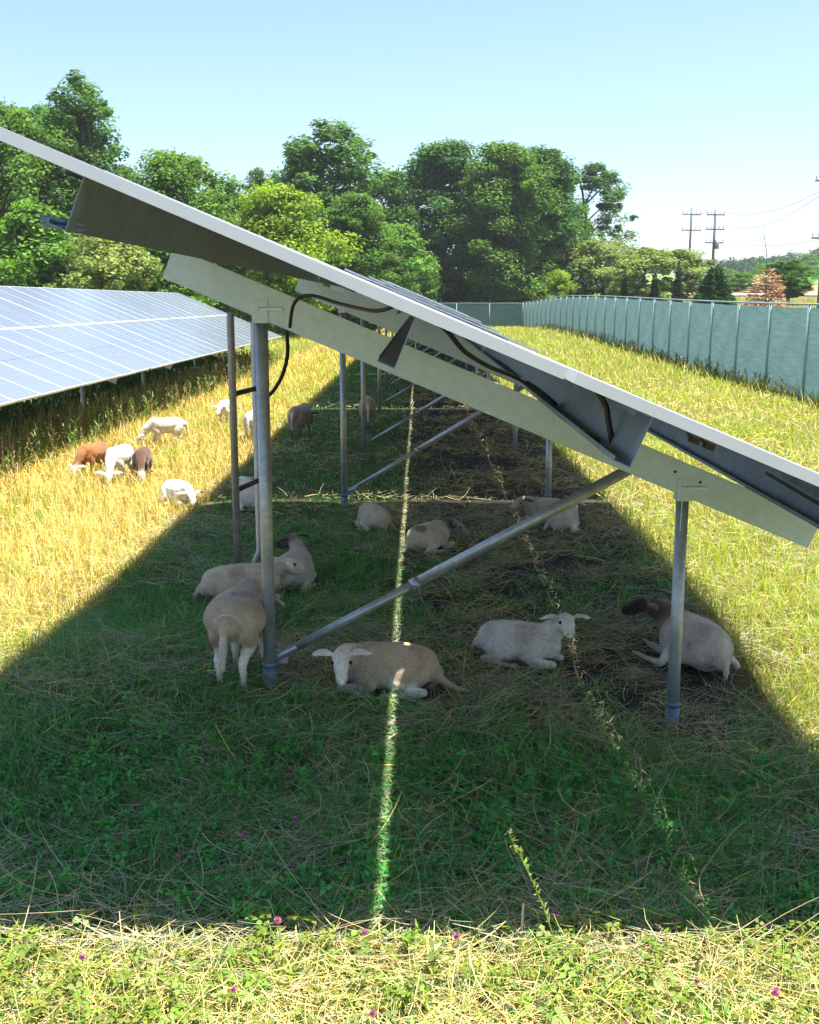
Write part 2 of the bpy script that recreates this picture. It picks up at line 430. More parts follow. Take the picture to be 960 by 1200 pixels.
NG = 'solar racks in the row over the sheep'
r1 = build_rack('solar_rack', 3.73, 8, (6.3, 12.9), 0, 0, 'nearest tilted solar rack, its open end shading the resting sheep', NG, True)
near = [
    (13.27, 10, (17.5, 24.5), 'second solar rack of the sheep row, beyond the first sunlit strip across the ground'),
    (25.2, 10, (29.6, 36.4), 'third solar rack of the sheep row counting away from the camera'),
    (37.12, 10, (41.3, 48.2), 'fourth solar rack of the sheep row counting away from the camera'),
    (48.97, 10, (53.1, 60.0), 'fifth solar rack of the sheep row counting away from the camera'),
    (60.82, 10, (65.0, 71.8), 'last and farthest solar rack of the row the sheep lie under'),
]
for (y0, n, rk, lab) in near:
    zo = gz(.5, y0 + 4) + (.05 if y0 > 25 else 0)
    build_rack('solar_rack', y0, n, rk, 0, zo, lab, NG)
LG = 'solar racks in the neighbouring row'
for (y0, n, rk, lab) in [
    (12.6, 10, (16.6, 23.2), 'solar rack of the left row, nearest the grazing sheep and cut by the photo edge'),
    (24.45, 10, (28.4, 35.0), 'middle solar rack of the left row beside the golden grass'),
    (36.3, 10, (40.3, 46.9), 'far end solar rack of the left row below the trees')]:
    build_rack('solar_rack', y0, n, rk, -8.74, -.28, lab, LG)

# cables, seal rod of the nearest rack
def cable(pts, r, name, parent, mat, label=None, n=8):
    off = Vector(parent.location)
    mb = MB(); P = catmull(pts, 8); mb.tube([Vector(p) - off for p in P], r*.78, n)
    o = link(name, mb.mesh(name, mat, True), parent)
    if label: o['label'] = label
    return o
cable([(-.66,5.6,2.28),(-.623,5.5,2.40),(-.538,5.45,2.436),(-.376,5.3,2.395),(-.2,5.0,2.365),(-.10,4.85,2.392)], .012, 'cable', r1, M_CABLE, 'black cable looping up under the upper panels')
cable([(.06,4.2,2.33),(.11,4.3,2.29),(.185,4.5,2.205),(.30,4.75,2.13),(.42,5.0,2.075),(.55,5.2,2.005),(.74,5.9,1.86)], .013, 'cable', r1, M_CABLE, 'thick black cable sagging beside the middle purlin')
cable([(.70,4.3,2.06),(.735,4.3,2.0),(.745,4.3,1.95),(.765,4.3,1.86),(.785,4.3,1.80)], .016, 'cable', r1, M_CABLE, 'short black cable running down the purlin web')
cable([(.78,4.32,1.83),(.70,5.2,1.85),(.72,6.8,1.85),(.74,10.5,1.86)], .014, 'cable', r1, M_CABLE)
cable([(1.9,4.0,1.50),(1.87,4.3,1.47),(1.90,5.0,1.46),(1.93,6.0,1.47)], .012, 'cable', r1, M_CABLE)
mb = MB(); o = Vector(r1.location)
mb.tube([Vector((-1.31,3.88,2.690)) - o, Vector((-1.18,3.93,2.668)) - o], .011, 10); mb.tube([Vector((-1.31,3.88,2.668)) - o, Vector((-1.18,3.93,2.65)) - o], .010, 10)
link('conduit_stub', mb.mesh('conduit_stub', M_SLEEVE, True), r1)

for (x_, y_, dz_) in ((.99, 3.90, .066), (1.045, 3.91, .066)):
    mb = MB(); zc_ = 2.394 - .4167*x_ - dz_; mb.box((-.016, -.02, -.012), (.016, .03, .012)); mb.tube([(0, .03, 0), (0, .12, .01)], .006, 6)
    c_ = link('connector', mb.mesh('connector', M_BOX), r1, Vector((x_, y_, zc_)) - o, (0, T, 0))

# equipment stand behind the first left post
st = empty('equipment_stand', (-1.5, 9.2, 0)); tag(st, 'pair of upright grey pipes joined by two crossbars, free of the beam above', 'pipe stand')
mb = MB(); mb.tube([(-.045,-.2,-.4),(-.045,-.2,2.29),(-.045,-.2,2.315),(-.045,-.2,2.325)], [.031,.031,.026,.012], 16); link('upright_pipe', mb.mesh('upright_pipe', M_DARKPIPE, True), st)
mb = MB(); mb.tube([(.02,.3,-.3),(.03,.3,.12),(.075,.3,.22),(.075,.3,2.21),(.075,.3,2.235),(.075,.3,2.245)], [.036,.036,.036,.036,.03,.014], 16); link('upright_pipe', mb.mesh('upright_pipe', M_GALV2, True), st)
for z in (1.655, .845):
    mb = MB(); mb.tube([(-.05,-.16,z), (.075,.27,z + .015)], .022, 10); mb.tube([(-.05,-.17,z),(-.05,-.14,z)], .028, 10)
    link('crossbar', mb.mesh('crossbar', M_BOX, True), st)
off = Vector((-1.5, 9.2, 0))
mb = MB(); mb.tube([Vector(p) - off for p in catmull([(-1.38,9.5,1.58),(-1.29,9.5,1.63),(-1.19,9.45,1.78),(-1.135,9.4,1.95),(-1.12,9.3,2.10),(-1.14,9.3,2.35)], 8)], .017, 10)
link('cable', mb.mesh('cable', M_CABLE, True), st)

# ------------------------------------------------------------------ ground
def soil(X, Y):
    """real colour of the ground between the plants"""
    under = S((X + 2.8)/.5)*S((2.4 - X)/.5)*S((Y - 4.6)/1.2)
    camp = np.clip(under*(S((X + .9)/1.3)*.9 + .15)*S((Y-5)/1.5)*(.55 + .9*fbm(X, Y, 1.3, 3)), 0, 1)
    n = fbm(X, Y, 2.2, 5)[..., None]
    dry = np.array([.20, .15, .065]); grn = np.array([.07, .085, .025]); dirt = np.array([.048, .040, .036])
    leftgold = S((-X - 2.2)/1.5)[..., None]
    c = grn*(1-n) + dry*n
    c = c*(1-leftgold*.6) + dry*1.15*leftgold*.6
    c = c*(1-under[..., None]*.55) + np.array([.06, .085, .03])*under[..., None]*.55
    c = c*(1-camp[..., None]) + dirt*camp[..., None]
    return c
def axis(a):
    out = []
    for lo, hi, st_ in a: out.append(np.arange(lo, hi, st_))
    return np.concatenate(out)
ax = axis([(-420,-60,30),(-60,-14,2.5),(-14,-4,.3),(-4,4.5,.07),(4.5,14,.3),(14,60,2.5),(60,480,20),(480,901,60)])
ay = axis([(-120,-6,12),(-6,2,.5),(2,14,.07),(14,34,.3),(34,120,1.5),(120,460,8),(460,1500,60)])
GX, GY = np.meshgrid(ax, ay)
GZ = g(GX, GY)
micro = (fbm(GX, GY, .35, 11) - .5)*.05*S((14 - np.hypot(GX, GY - 5))/3)
V = np.stack([GX, GY, GZ + micro], -1).reshape(-1, 3)
nx, ny = len(ax), len(ay)
idx = np.arange(nx*ny).reshape(ny, nx)
Q = np.stack([idx[:-1,:-1], idx[:-1,1:], idx[1:,1:], idx[1:,:-1]], -1).reshape(-1, 4)
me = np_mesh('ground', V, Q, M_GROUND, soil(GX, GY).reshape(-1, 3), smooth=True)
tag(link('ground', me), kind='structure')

def sheet(name, poly_fn, xs, ys, dz, colr, kind='structure'):
    X, Y = np.meshgrid(xs, ys); 
    X = poly_fn(X, Y)
    V = np.stack([X, Y, g(X, Y) + dz], -1).reshape(-1, 3); n, m_ = len(xs), len(ys)
    I = np.arange(n*m_).reshape(m_, n)
    Q = np.stack([I[:-1,:-1], I[:-1,1:], I[1:,1:], I[1:,:-1]], -1).reshape(-1, 4)
    c = np.array(colr)*(.8 + .4*fbm(X, Y, 9, 21))[..., None]
    return tag(link(name, np_mesh(name, V, Q, M_GROUND, c.reshape(-1, 3), smooth=True)), kind=kind)
sheet('gravel_road', lambda X, Y: X, np.linspace(30, 170, 60), np.linspace(118, 150, 20), .12, (.50, .40, .35))
sheet('ploughed_field', lambda X, Y: X, np.linspace(48, 260, 60), np.linspace(156, 205, 20), .12, (.36, .24, .13))
sheet('crop_field', lambda X, Y: X, np.linspace(30, 300, 70), np.linspace(207, 400, 40), .14, (.16, .30, .06))

# ------------------------------------------------------------------ grass, straw, clover (uncountable)
def ribbons(base, az, length, lean, curl, width, nseg, col, taper=1.0, roll=None, bend=None):
    N = len(base); k = nseg
    t = np.arange(k+1)/k
    th = lean[:, None] + curl[:, None]*(t[None, :-1] + .5/k)
    if bend is None: bend = np.zeros(N)
    am = az[:, None] + bend[:, None]*(t[None, :-1] + .5/k - .5); sl = (length/k)[:, None]
    hx = np.concatenate([np.zeros((N, 1)), np.cumsum(np.sin(th)*np.cos(am), 1)], 1)*sl
    hy = np.concatenate([np.zeros((N, 1)), np.cumsum(np.sin(th)*np.sin(am), 1)], 1)*sl
    vz = np.concatenate([np.zeros((N, 1)), np.cumsum(np.cos(th), 1)], 1)*(length/k)[:, None]
    ca, sa = np.cos(az), np.sin(az)
    P = np.stack([base[:, 0, None] + hx, base[:, 1, None] + hy, base[:, 2, None] + vz], -1)
    if roll is None: roll = np.zeros(N)
    side = np.stack([-sa*np.cos(roll), ca*np.cos(roll), np.sin(roll)], -1)
    w = width[:, None]*(1 - taper*t[None, :]**1.6)*.5
    w = np.maximum(w, width[:, None]*.06)
    A = P - side[:, None, :]*w[..., None]; B = P + side[:, None, :]*w[..., None]
    V = np.stack([A, B], 2).reshape(N, -1, 3)
    nv = 2*(k+1)
    loc = np.array([[2*i, 2*i+1, 2*i+3, 2*i+2] for i in range(k)])
    Q = (np.arange(N)*nv)[:, None, None] + loc[None]
    C = np.repeat(col, nv, axis=0)
    return V.reshape(-1, 3), Q.reshape(-1, 4), C

sheep_spots = []      # (x, y, r) kept clear of blades
def scatter(n, d0, d1, p, half=.44, extra=.9):
    """random ground points in front of the camera, density falling with distance**p"""
    e = 2 - p
    u = rng.random(n)
    D = (d0**e + u*(d1**e - d0**e))**(1/e) if abs(e) > 1e-6 else d0*(d1/d0)**u
    X = (rng.random(n)*2 - 1)*(D*half + extra)
    keep = rng.random(n) < (half + extra/D)/(half + extra/d0)
    X, D = X[keep], D[keep]
    return X, D
def clear(X, Y, m=1.0):
    k = np.ones(len(X), bool)
    for (sx, sy, a, b, r) in sheep_spots:
        dx, dy = X - sx, Y - sy; u = dx*math.cos(r) + dy*math.sin(r); v = -dx*math.sin(r) + dy*math.cos(r)
        k &= (u/(a*m))**2 + (v/(b*m))**2 > 1
    return k

def zones(X, Y):
    under = ((X > -2.6) & (X < 2.25) & (Y > 3.74) & (Y < 74)).astype(float)
    under_l = ((X > -11.6) & (X < -6.3) & (Y > 12)).astype(float)
    camp = under*S((X + .8)/1.2)*S((Y - 5.2)/1.3)*np.clip(.35 + 1.0*fbm(X, Y, 1.2, 3), 0, 1)
    camp = np.maximum(camp, under*S((Y-5.9)/.5)*S((8.5-Y)/1)*S((X+1.4)/.5)*.75)
    return under, under_l, camp

# ------------------------------------------------------------------ sheep
CREAM = np.array([.62, .515, .385]); WHITE = np.array([.78, .72, .62]); TAN = np.array([.30, .21, .13]); RUST = np.array([.34, .14, .05])
DARK = np.array([.045, .032, .026]); BROWN = np.array([.12, .065, .04]); PINK = np.array([.42, .24, .20]); GREY = np.array([.2, .18, .165])

def sweep_bm(bm, P, Rr, side=None, n=18):
    P = np.asarray(P, float); Rr = np.asarray([(r, r) if not hasattr(r, '__len__') else r for r in Rr], float)
    C = catmull(P, 5); RR = np.maximum(catmull(Rr, 5), .004)
    t0, t1 = C[0] - C[1], C[-1] - C[-2]; t0 /= np.linalg.norm(t0); t1 /= np.linalg.norm(t1)
    cs, rs = [], []
    for a in (75, 50, 25):
        cs.append(C[0] + t0*RR[0].min()*math.sin(R(a))); rs.append(RR[0]*math.cos(R(a)))
    cs += list(C); rs += list(RR)
    for a in (25, 50, 75):
        cs.append(C[-1] + t1*RR[-1].min()*math.sin(R(a))); rs.append(RR[-1]*math.cos(R(a)))
    rings = []; u = None
    for i in range(len(cs)):
        t = Vector(cs[min(i+1, len(cs)-1)] - cs[max(i-1, 0)]).normalized()
        if side is not None: u = Vector(side)
        elif u is None: u = t.cross(Vector((0, 0, 1)) if abs(t.z) < .9 else Vector((1, 0, 0)))
        u = (u - t*u.dot(t)).normalized(); w = t.cross(u)
        c = Vector(cs[i])
        rings.append([bm.verts.new(c + u*math.cos(2*math.pi*k/n)*rs[i][0] + w*math.sin(2*math.pi*k/n)*rs[i][1]) for k in range(n)])
    for a, b in zip(rings[:-1], rings[1:]):
        for k in range(n): bm.faces.new((a[k], a[(k+1) % n], b[(k+1) % n], b[k]))
    bm.faces.new(rings[0][::-1]); bm.faces.new(rings[-1])
    return C, RR.mean(1)

def make_wool(V, Nn, C, me, pl, seed):
    r = np.random.default_rng(seed + 500); n = len(V)
    nw = 26000; i = r.integers(0, n, nw)
    head = np.linalg.norm(V[i] - np.array(pl), axis=1) < .17
    i = i[~head & (V[i][:, 2] > .075)]; m_ = len(i)
    P = V[i] + r.normal(0, .003, (m_, 3)) - Nn[i]*.002
    fl = np.array([-1, 0, -.55]) + r.normal(0, .45, (m_, 3)); fl -= Nn[i]*(fl*Nn[i]).sum(1)[:, None]
    d = fl/np.linalg.norm(fl, axis=1)[:, None] + Nn[i]*(.30 + .35*r.random(m_))[:, None]; d /= np.linalg.norm(d, axis=1)[:, None]
    s = np.cross(d, Nn[i]); s /= np.linalg.norm(s, axis=1)[:, None] + 1e-6
    L = (.008 + .012*r.random(m_))[:, None]; w = (.0011 + .0008*r.random(m_))[:, None]
    A, B = P - s*w, P + s*w; Mx = P + d*L*.55; T_ = P + d*L - Nn[i]*L*.18
    Vv = np.stack([A, B, Mx + s*w*.8, Mx - s*w*.8, T_ + s*w*.2, T_ - s*w*.2], 1).reshape(-1, 3)
    k = np.arange(m_)[:, None]*6
    Q = np.concatenate([k + np.array([[0,1,2,3]]), k + np.array([[3,2,4,5]])])
    cc = np.clip(C[i]*(1.0 + .5*r.random((m_, 1))), 0, 1)
    return np_mesh('wool', Vv, Q, M_WOOL, np.repeat(cc, 6, 0))

def sheep_mesh(name, pose='lie', poll=(.40, 0, .40), hdir=(1, 0, -.45), body=CREAM, neckc=None, headc=WHITE, legc=WHITE, earc=None,
               spots=(), fat=1.0, tail='up', legs=None, voxel=.009, seed=0, roll=0.0, muzzle=None, hs=1.12, woolly=0):
    if neckc is None: neckc = body
    if earc is None: earc = headc
    bm = bmesh.new(); prim = []      # (centres, radii, colour)
    def add(P, Rr, c, side=None): 
        C, r = sweep_bm(bm, P, Rr, side); prim.append((C, r, np.asarray(c)))
    f = fat
    if pose == 'lie':
        add([(-.37,0,.14),(-.29,0,.175),(-.12,0,.195),(.08,0,.20),(.21,0,.205),(.30,0,.19)],
            [(.07*f,.08),(.15*f,.165),(.185*f,.185),(.175*f,.185),(.145,.175),(.09,.12)], body, (0,1,0))
        ns = Vector((.22,0,.24))
        for s in (1, -1):
            mode = (legs or {}).get(s, 'fold')
            if mode == 'fold':
                add([(-.25,.09*s,.19),(-.16,.14*s,.165),(-.05,.175*s,.12)], [(.09,.12),(.075,.11),(.05,.06)], body, (0,1,0))
                add([(-.06,.175*s,.12),(-.16,.20*s,.085),(-.29,.205*s,.05)], [.058,.04,.03], legc)
                add([(-.29,.205*s,.047),(-.15,.225*s,.032),(-.02,.225*s,.026),(.03,.222*s,.022)], [.03,.022,.022,.024], legc)
            elif mode == 'stretch':
                add([(-.25,.09*s,.19),(-.12,.14*s,.15),(.02,.19*s,.10)], [(.09,.12),(.07,.10),(.045,.055)], body, (0,1,0))
                add([(.02,.19*s,.10),(.0,.25*s,.055),(-.02,.29*s,.04)], [.05,.035,.028], legc)
                add([(-.02,.29*s,.04),(.12,.31*s,.035),(.27,.32*s,.028),(.31,.32*s,.024)], [.028,.021,.021,.024], legc)
            fm = (legs or {}).get('f%d' % s, 'fold')
            add([(.19,.085*s,.18),(.15,.11*s,.12),(.12,.125*s,.08)], [(.075,.10),(.07,.08),(.05,.05)], body)
            if fm == 'fold':
                add([(.12,.125*s,.075),(.25,.12*s,.06),(.36,.115*s,.05)], [.048,.036,.032], legc)
                add([(.36,.115*s,.048),(.28,.135*s,.03),(.19,.145*s,.024),(.15,.145*s,.022)], [.03,.022,.021,.022], legc)
            else:
                add([(.12,.125*s,.075),(.26,.12*s,.05),(.38,.115*s,.04)], [.048,.034,.03], legc)
                add([(.38,.115*s,.04),(.48,.10*s,.03),(.55,.09*s,.026),(.58,.085*s,.024)], [.028,.021,.022,.024], legc)
        if tail == 'ground': add([(-.40,.0,.12),(-.47,.02,.06),(-.55,.05,.03),(-.64,.08,.024)], [.035,.028,.022,.014], body)
        else: add([(-.41,0,.17),(-.455,.01,.10),(-.47,.02,.04)], [.03,.024,.016], body)
    else:
        add([(-.38,0,.485),(-.31,0,.49),(-.14,0,.475),(.08,0,.465),(.23,0,.475),(.32,0,.48)],
            [(.08*f,.09),(.135*f,.145),(.165*f,.165),(.17*f,.175),(.14,.165),(.08,.11)], body, (0,1,0))
        ns = Vector((.24,0,.53))
        for s in (1, -1):
            k = .035*s if pose == 'walk' else 0
            add([(-.27,.085*s,.44),(-.23,.105*s,.36),(-.20,.11*s,.30)], [(.075,.12),(.065,.095),(.05,.06)], body, (0,1,0))
            add([(-.20,.11*s,.30),(-.27+k,.10*s,.25),(-.335+k,.095*s,.205)], [.052,.036,.03], legc)
            add([(-.335+k,.095*s,.21),(-.325+k,.095*s,.13),(-.315+k,.093*s,.06),(-.295+k,.093*s,.028),(-.285+k,.093*s,.012)], [.029,.022,.022,.024,.024], legc)
            add([(.20,.085*s,.43),(.17,.10*s,.34),(.175,.10*s,.27)], [(.06,.11),(.055,.075),(.042,.045)], body, (0,1,0))
            add([(.175,.10*s,.28),(.19-k,.095*s,.19),(.19-k,.095*s,.12),(.195-k,.095*s,.05),(.205-k,.095*s,.028),(.215-k,.095*s,.012)], [.042,.029,.022,.021,.024,.024], legc)
        add([(-.435,0,.52),(-.475,.005,.42),(-.485,.01,.30),(-.475,.012,.20)], [.034,.03,.025,.016], WHITE*.5 + body*.5)
    pl = Vector(poll); hd = Vector(hdir).normalized()
    mid = (ns*.45 + pl*.55) + Vector((.02, 0, .02))
    add([ns, mid, pl - hd*.0], [(.115,.13),(.082,.095),(.06,.065)], neckc)
    up = Vector((0, 0, 1)); sd = up.cross(hd).normalized()
    if roll: sd = (Matrix.Rotation(roll, 3, hd) @ sd)
    up = hd.cross(sd).normalized()
    def H(a, b, c): return pl + (hd*a + sd*b + up*c)*hs
    mz = headc if muzzle is None else muzzle
    add([H(-.01,0,0), H(.05,0,.008), H(.11,0,.0)], [(.056,.055),(.072,.072),(.062,.064)], headc, sd)
    add([H(.10,0,-.0), H(.16,0,-.012), H(.205,0,-.018), H(.224,0,-.022)], [(.058,.06),(.047,.048),(.043,.041),(.033,.032)], mz, sd)
    add([H(.06,0,-.03), H(.13,0,-.045), H(.2,0,-.045)], [(.05,.035),(.042,.028),(.032,.02)], headc, sd)
    for s in (1, -1):
        add([H(.02,.055*s,.025), H(.005,.10*s,.032), H(-.005,.15*s,.022), H(-.01,.20*s,.0)], [(.016,.012),(.040,.009),(.038,.008),(.012,.006)], earc, hd)
    me0 = bpy.data.meshes.new('t'); bm.to_mesh(me0); bm.free()
    ob = bpy.data.objects.new('t', me0); COL.objects.link(ob)
    rm = ob.modifiers.new('r', 'REMESH'); rm.mode = 'VOXEL'; rm.voxel_size = voxel
    sm = ob.modifiers.new('s', 'SMOOTH'); sm.factor = .5; sm.iterations = 5
    dg = bpy.context.evaluated_depsgraph_get()
    me = bpy.data.meshes.new_from_object(ob.evaluated_get(dg))
    bpy.data.objects.remove(ob); bpy.data.meshes.remove(me0)
    n = len(me.vertices); V = np.empty(n*3, np.float32); me.vertices.foreach_get('co', V); V = V.reshape(-1, 3)
    Nn = np.empty(n*3, np.float32); me.vertices.foreach_get('normal', Nn); Nn = Nn.reshape(-1, 3)
    lump = fbm(V[:, 0]*1.0 + V[:, 2]*.6, V[:, 1] + V[:, 2]*.8, .05, seed + 91) - .5
    V = V + Nn*(lump*.012*S((V[:, 2] - .12)/.1))[:, None]; me.vertices.foreach_set('co', V.astype(np.float32).ravel())
    Wt = np.zeros(n); C = np.zeros((n, 3))
    nzv = fbm(V[:, 0] + V[:, 2], V[:, 1] + V[:, 2]*.7, .09, seed + 31)
    for (cc, rr, c) in prim:
        d = np.full(n, 9.0)
        for k in range(len(cc)): d = np.minimum(d, np.linalg.norm(V - cc[k], axis=1) - rr[k])
        w = np.exp(-np.maximum(d, -.03)/.013); Wt += w; C += w[:, None]*c
    C /= Wt[:, None]
    def spot(c, r, col, soft=.35, amt=1.0):
        nonlocal C
        d = np.linalg.norm(V - np.array(c), axis=1)/r + (nzv - .5)*.7
        k = (S((1 - d)/soft)*amt)[:, None]; C = C*(1-k) + np.asarray(col)*k
    for sp_ in spots: spot(*sp_)
    for s in (1, -1):
        spot(H(.230,.019*s,-.010), .016, (.07,.04,.038), .8)             # nostrils
        spot(H(.0,.11*s,.0), .04, PINK*.7, .9, .45)                      # inside of the ears
        spot(H(.092,.064*s,.018), .02, np.asarray(headc)*.35, .9, .7)     # eye rims
    spot(H(.232,0,-.036), .017, (.16,.09,.08), .9)                        # mouth
    C = C*(.80 + .4*fbm(V[:, 0], V[:, 1] + V[:, 2], .16, seed + 7))[:, None]
    dk = (S((nzv - .55)/.2)*.28)[:, None]; C = C*(1-dk) + C*np.array([.62,.52,.42])*dk
    # lower legs and belly carry a little dirt
    k = (S((.10 - V[:, 2])/.10)*.35*(.4 + nzv))[:, None]; C = C*(1-k) + np.array([.16,.12,.085])*k
    # eyes join the same mesh
    bm = bmesh.new(); bm.from_mesh(me); nb = len(bm.verts)
    for s in (1, -1):
        r_ = bmesh.ops.create_uvsphere(bm, u_segments=12, v_segments=8, radius=.0155, matrix=Matrix.Translation(H(.092,.0605*s,.02)))
        for v in r_['verts']:
            for fc in v.link_faces: fc.material_index = 1
    bm.to_mesh(me); bm.free()
    n2 = len(me.vertices)
    col = np.ones((n2, 4), np.float32); col[:n, :3] = C; col[n:, :3] = .02
    a = me.color_attributes.new('Col', 'FLOAT_COLOR', 'POINT'); a.data.foreach_set('color', col.ravel())
    wool = make_wool(V, Nn, C, me, pl, seed) if woolly else None
    me.materials.clear(); me.materials.append(M_FUR); me.materials.append(M_EYE)
    me.polygons.foreach_set('use_smooth', np.ones(len(me.polygons), bool)); me.name = name; me.update()
    return me, wool

def rel(heading, w):   # world direction -> local direction of a sheep with that heading
    c, s = math.cos(-R(heading)), math.sin(-R(heading))
    return (w[0]*c - w[1]*s, w[0]*s + w[1]*c, w[2])
SG1, SG2 = 'sheep resting in the shade of the panels', 'sheep grazing in the sunny grass'
def sheep(x, y, heading, scale, label, group, dz=0, **kw):
    me, wool = sheep_mesh('sheep', woolly=(1 if y < 14 else 0), **kw)
    o = link('sheep', me, None, (x, y, gz(x, y) + dz), (0, 0, R(heading)), (scale,)*3)
    tag(o, label, 'sheep', group)
    if wool: link('wool', wool, o)
    if kw.get('pose', 'lie') == 'lie': sheep_spots.append((x, y, .42*scale, .25*scale, R(heading)))
    return o
smudge = np.array([.20, .155, .12])
sheep(-1.09, 6.42, 85, .86, 'cream sheep standing with its tail to the camera, close to the near left post', SG1, pose='walk',
      poll=(.30,-.05,.46), hdir=(.8,-.25,-.75), fat=1.36, body=CREAM*.82, legc=WHITE, headc=CREAM, spots=[((-.1,-.06,.66), .13, smudge, .7, .6), ((.05,-.12,.62), .07, smudge, .8, .5)], seed=1)
sheep(-.20, 6.40, 180, .79, 'tan-backed white sheep lying nearest the camera, crossed by the bright slit of sunlight', SG1,
      poll=(.34,.17,.34), hdir=rel(180, (.06,-.88,-.46)), body=CREAM*np.array([.80,.74,.66]), neckc=CREAM, headc=WHITE, legc=WHITE, tail='ground', legs={1: 'fold', -1: 'fold'},
      spots=[((-.05,.15,.08), .13, WHITE*.95, .6, .8), ((.28,.1,.15), .12, WHITE*.9, .8, .6)], seed=2, voxel=.008)
sheep(.69, 7.16, -24, .74, 'white sheep lying alert with raised face to the camera, right of the bright slit', SG1,
      poll=(.43,-.0,.46), hdir=rel(-24, (.06,-.97,-.20)), body=WHITE*.85, neckc=WHITE*.85, legs={},
      spots=[((.1,-.12,.32), .15, TAN*1.15, .7, .55), ((-.25,-.1,.28), .1, TAN*1.3, .7, .4)], seed=3, voxel=.008)
sheep(1.90, 7.28, 110, .90, 'dark-headed sheep with pale grey rump lying by the right front post', SG1,
      poll=(.34,.20,.40), hdir=rel(110, (-.95,-.22,-.10)), body=np.array([.56,.48,.40]), neckc=np.array([.085,.058,.042]), headc=DARK*.7, earc=np.array([.20,.12,.08]),
      hs=.86, legs={1: 'stretch', -1: 'fold', 'f1': 'fwd'}, spots=[((.24,.0,.28), .17, np.array([.12,.085,.055]), .6, .9), ((-.2,.15,.22), .06, smudge, .8, .6)], seed=4, voxel=.008, fat=1.05)
sheep(-1.45, 8.62, 10, .80, 'cream sheep lying behind the standing one, rump left of the pipe stand', SG1,
      poll=(.42,.05,.36), hdir=rel(8, (.8,.5,-.3)), body=CREAM*.95, spots=[((-.05,-.1,.3), .12, smudge*1.6, .7, .5)], seed=5)
sheep(-1.08, 9.1, 78, .80, 'whitish sheep with a dark ear lying just right of the near left post', SG1,
      poll=(.34,.12,.43), hdir=rel(75, (-.5,.5,-.2)), body=WHITE*.72, headc=DARK, neckc=CREAM*.6, earc=DARK, seed=6)
sheep(-.50, 11.5, 118, .72, 'small cream sheep curled up left of the bright slit, head turned away', SG1,
      poll=(.36,-.14,.26), hdir=rel(140, (.6,.6,-.35)), body=CREAM*.92, seed=7, voxel=.011)
sheep(.10, 10.5, 48, .73, 'cream sheep with a brown rump patch and dark neck, lying right of the bright slit', SG1,
      poll=(.42,-.05,.29), hdir=rel(28, (.9,-.3,-.45)), body=CREAM*.95, neckc=DARK, headc=GREY*1.4, earc=DARK, spots=[((-.24,-.06,.33), .1, TAN*.7, .4, .9)], seed=8, voxel=.01)
sheep(1.44, 11.95, 160, .70, 'pale sheep with dark face markings lying behind its companion near the second right post', SG1,
      poll=(.42,.06,.33), hdir=rel(176, (-.5,-.75,-.45)), body=CREAM*.8, headc=CREAM*.7, neckc=CREAM*.8, earc=DARK, spots=[((.44,.05,.25), .08, DARK, .6, .9)], seed=9, voxel=.011)
sheep(1.56, 11.5, 66, .72, 'grey-cream sheep lying rump to the camera, half behind the slanting brace', SG1,
      poll=(.38,0,.32), hdir=(1,0,-.3), body=np.array([.54,.46,.37]), seed=10, voxel=.011)
sheep(-1.98, 12.7, 108, .84, 'pale sheep lying behind the lower crossbar of the pipe stand', SG1,
      poll=(.4,.05,.34), hdir=(1,.2,-.35), body=WHITE*.75, seed=11, voxel=.011)
sheep(-5.02, 16.55, -112, .80, 'rust-brown sheep with white face grazing, leftmost of the trio', SG2, pose='stand',
      poll=(.50,0,.26), hdir=(.45,0,-.9), body=RUST, neckc=RUST*.9, headc=WHITE, legc=RUST*.7, earc=WHITE, seed=12, voxel=.011)
sheep(-4.33, 15.5, -98, .86, 'white sheep grazing head-on between the rust and the dark brown one', SG2, pose='walk',
      poll=(.50,.03,.25), hdir=(.45,.1,-.9), body=WHITE*.95, seed=13, voxel=.011)
sheep(-4.0, 15.5, -84, .76, 'dark brown sheep with white face grazing, right of the trio', SG2, pose='stand',
      poll=(.50,.05,.25), hdir=(.45,.15,-.9), body=BROWN, neckc=BROWN, headc=WHITE*.9, legc=DARK, earc=BROWN, seed=14, voxel=.011)
sheep(-4.68, 19.9, 205, .84, 'cream sheep grazing side-on behind the trio in the golden grass', SG2, pose='walk',
      poll=(.50,0,.27), hdir=(.5,0,-.9), body=WHITE*.95*np.array([1,.95,.85]), seed=15, voxel=.012)
sheep(-2.95, 13.1, -50, .76, 'white sheep low in the grass at the edge of the shadow', SG2, dz=.02,
      poll=(.40,0,.22), hdir=(.8,-.2,-.6), body=WHITE, seed=16, voxel=.011)
sheep(-4.08, 22.9, 262, .84, 'distant white sheep showing left of the dark stand pipe', SG2, pose='stand',
      poll=(.46,0,.5), hdir=(.8,0,-.5), body=WHITE, seed=17, voxel=.014)
sheep(-3.0, 19.6, 84, .84, 'distant white sheep half hidden by the near left post', SG2, pose='stand',
      poll=(.48,0,.3), hdir=(.6,0,-.8), body=WHITE*.9, seed=18, voxel=.014)
sheep(-2.14, 19.5, 78, .95, 'grey-brown sheep walking away along the edge of the shadow', SG2, pose='walk',
      poll=(.48,0,.42), hdir=(.7,0,-.6), body=np.array([.30,.255,.21]), legc=GREY*.6, headc=GREY*.6, seed=19, voxel=.014)
sheep(-1.0, 20.9, 95, .98, 'pale grey sheep standing far back under the second rack', SG1, pose='stand',
      poll=(.48,0,.4), hdir=(.7,0,-.6), body=CREAM*.6, legc=GREY, seed=20, voxel=.014)

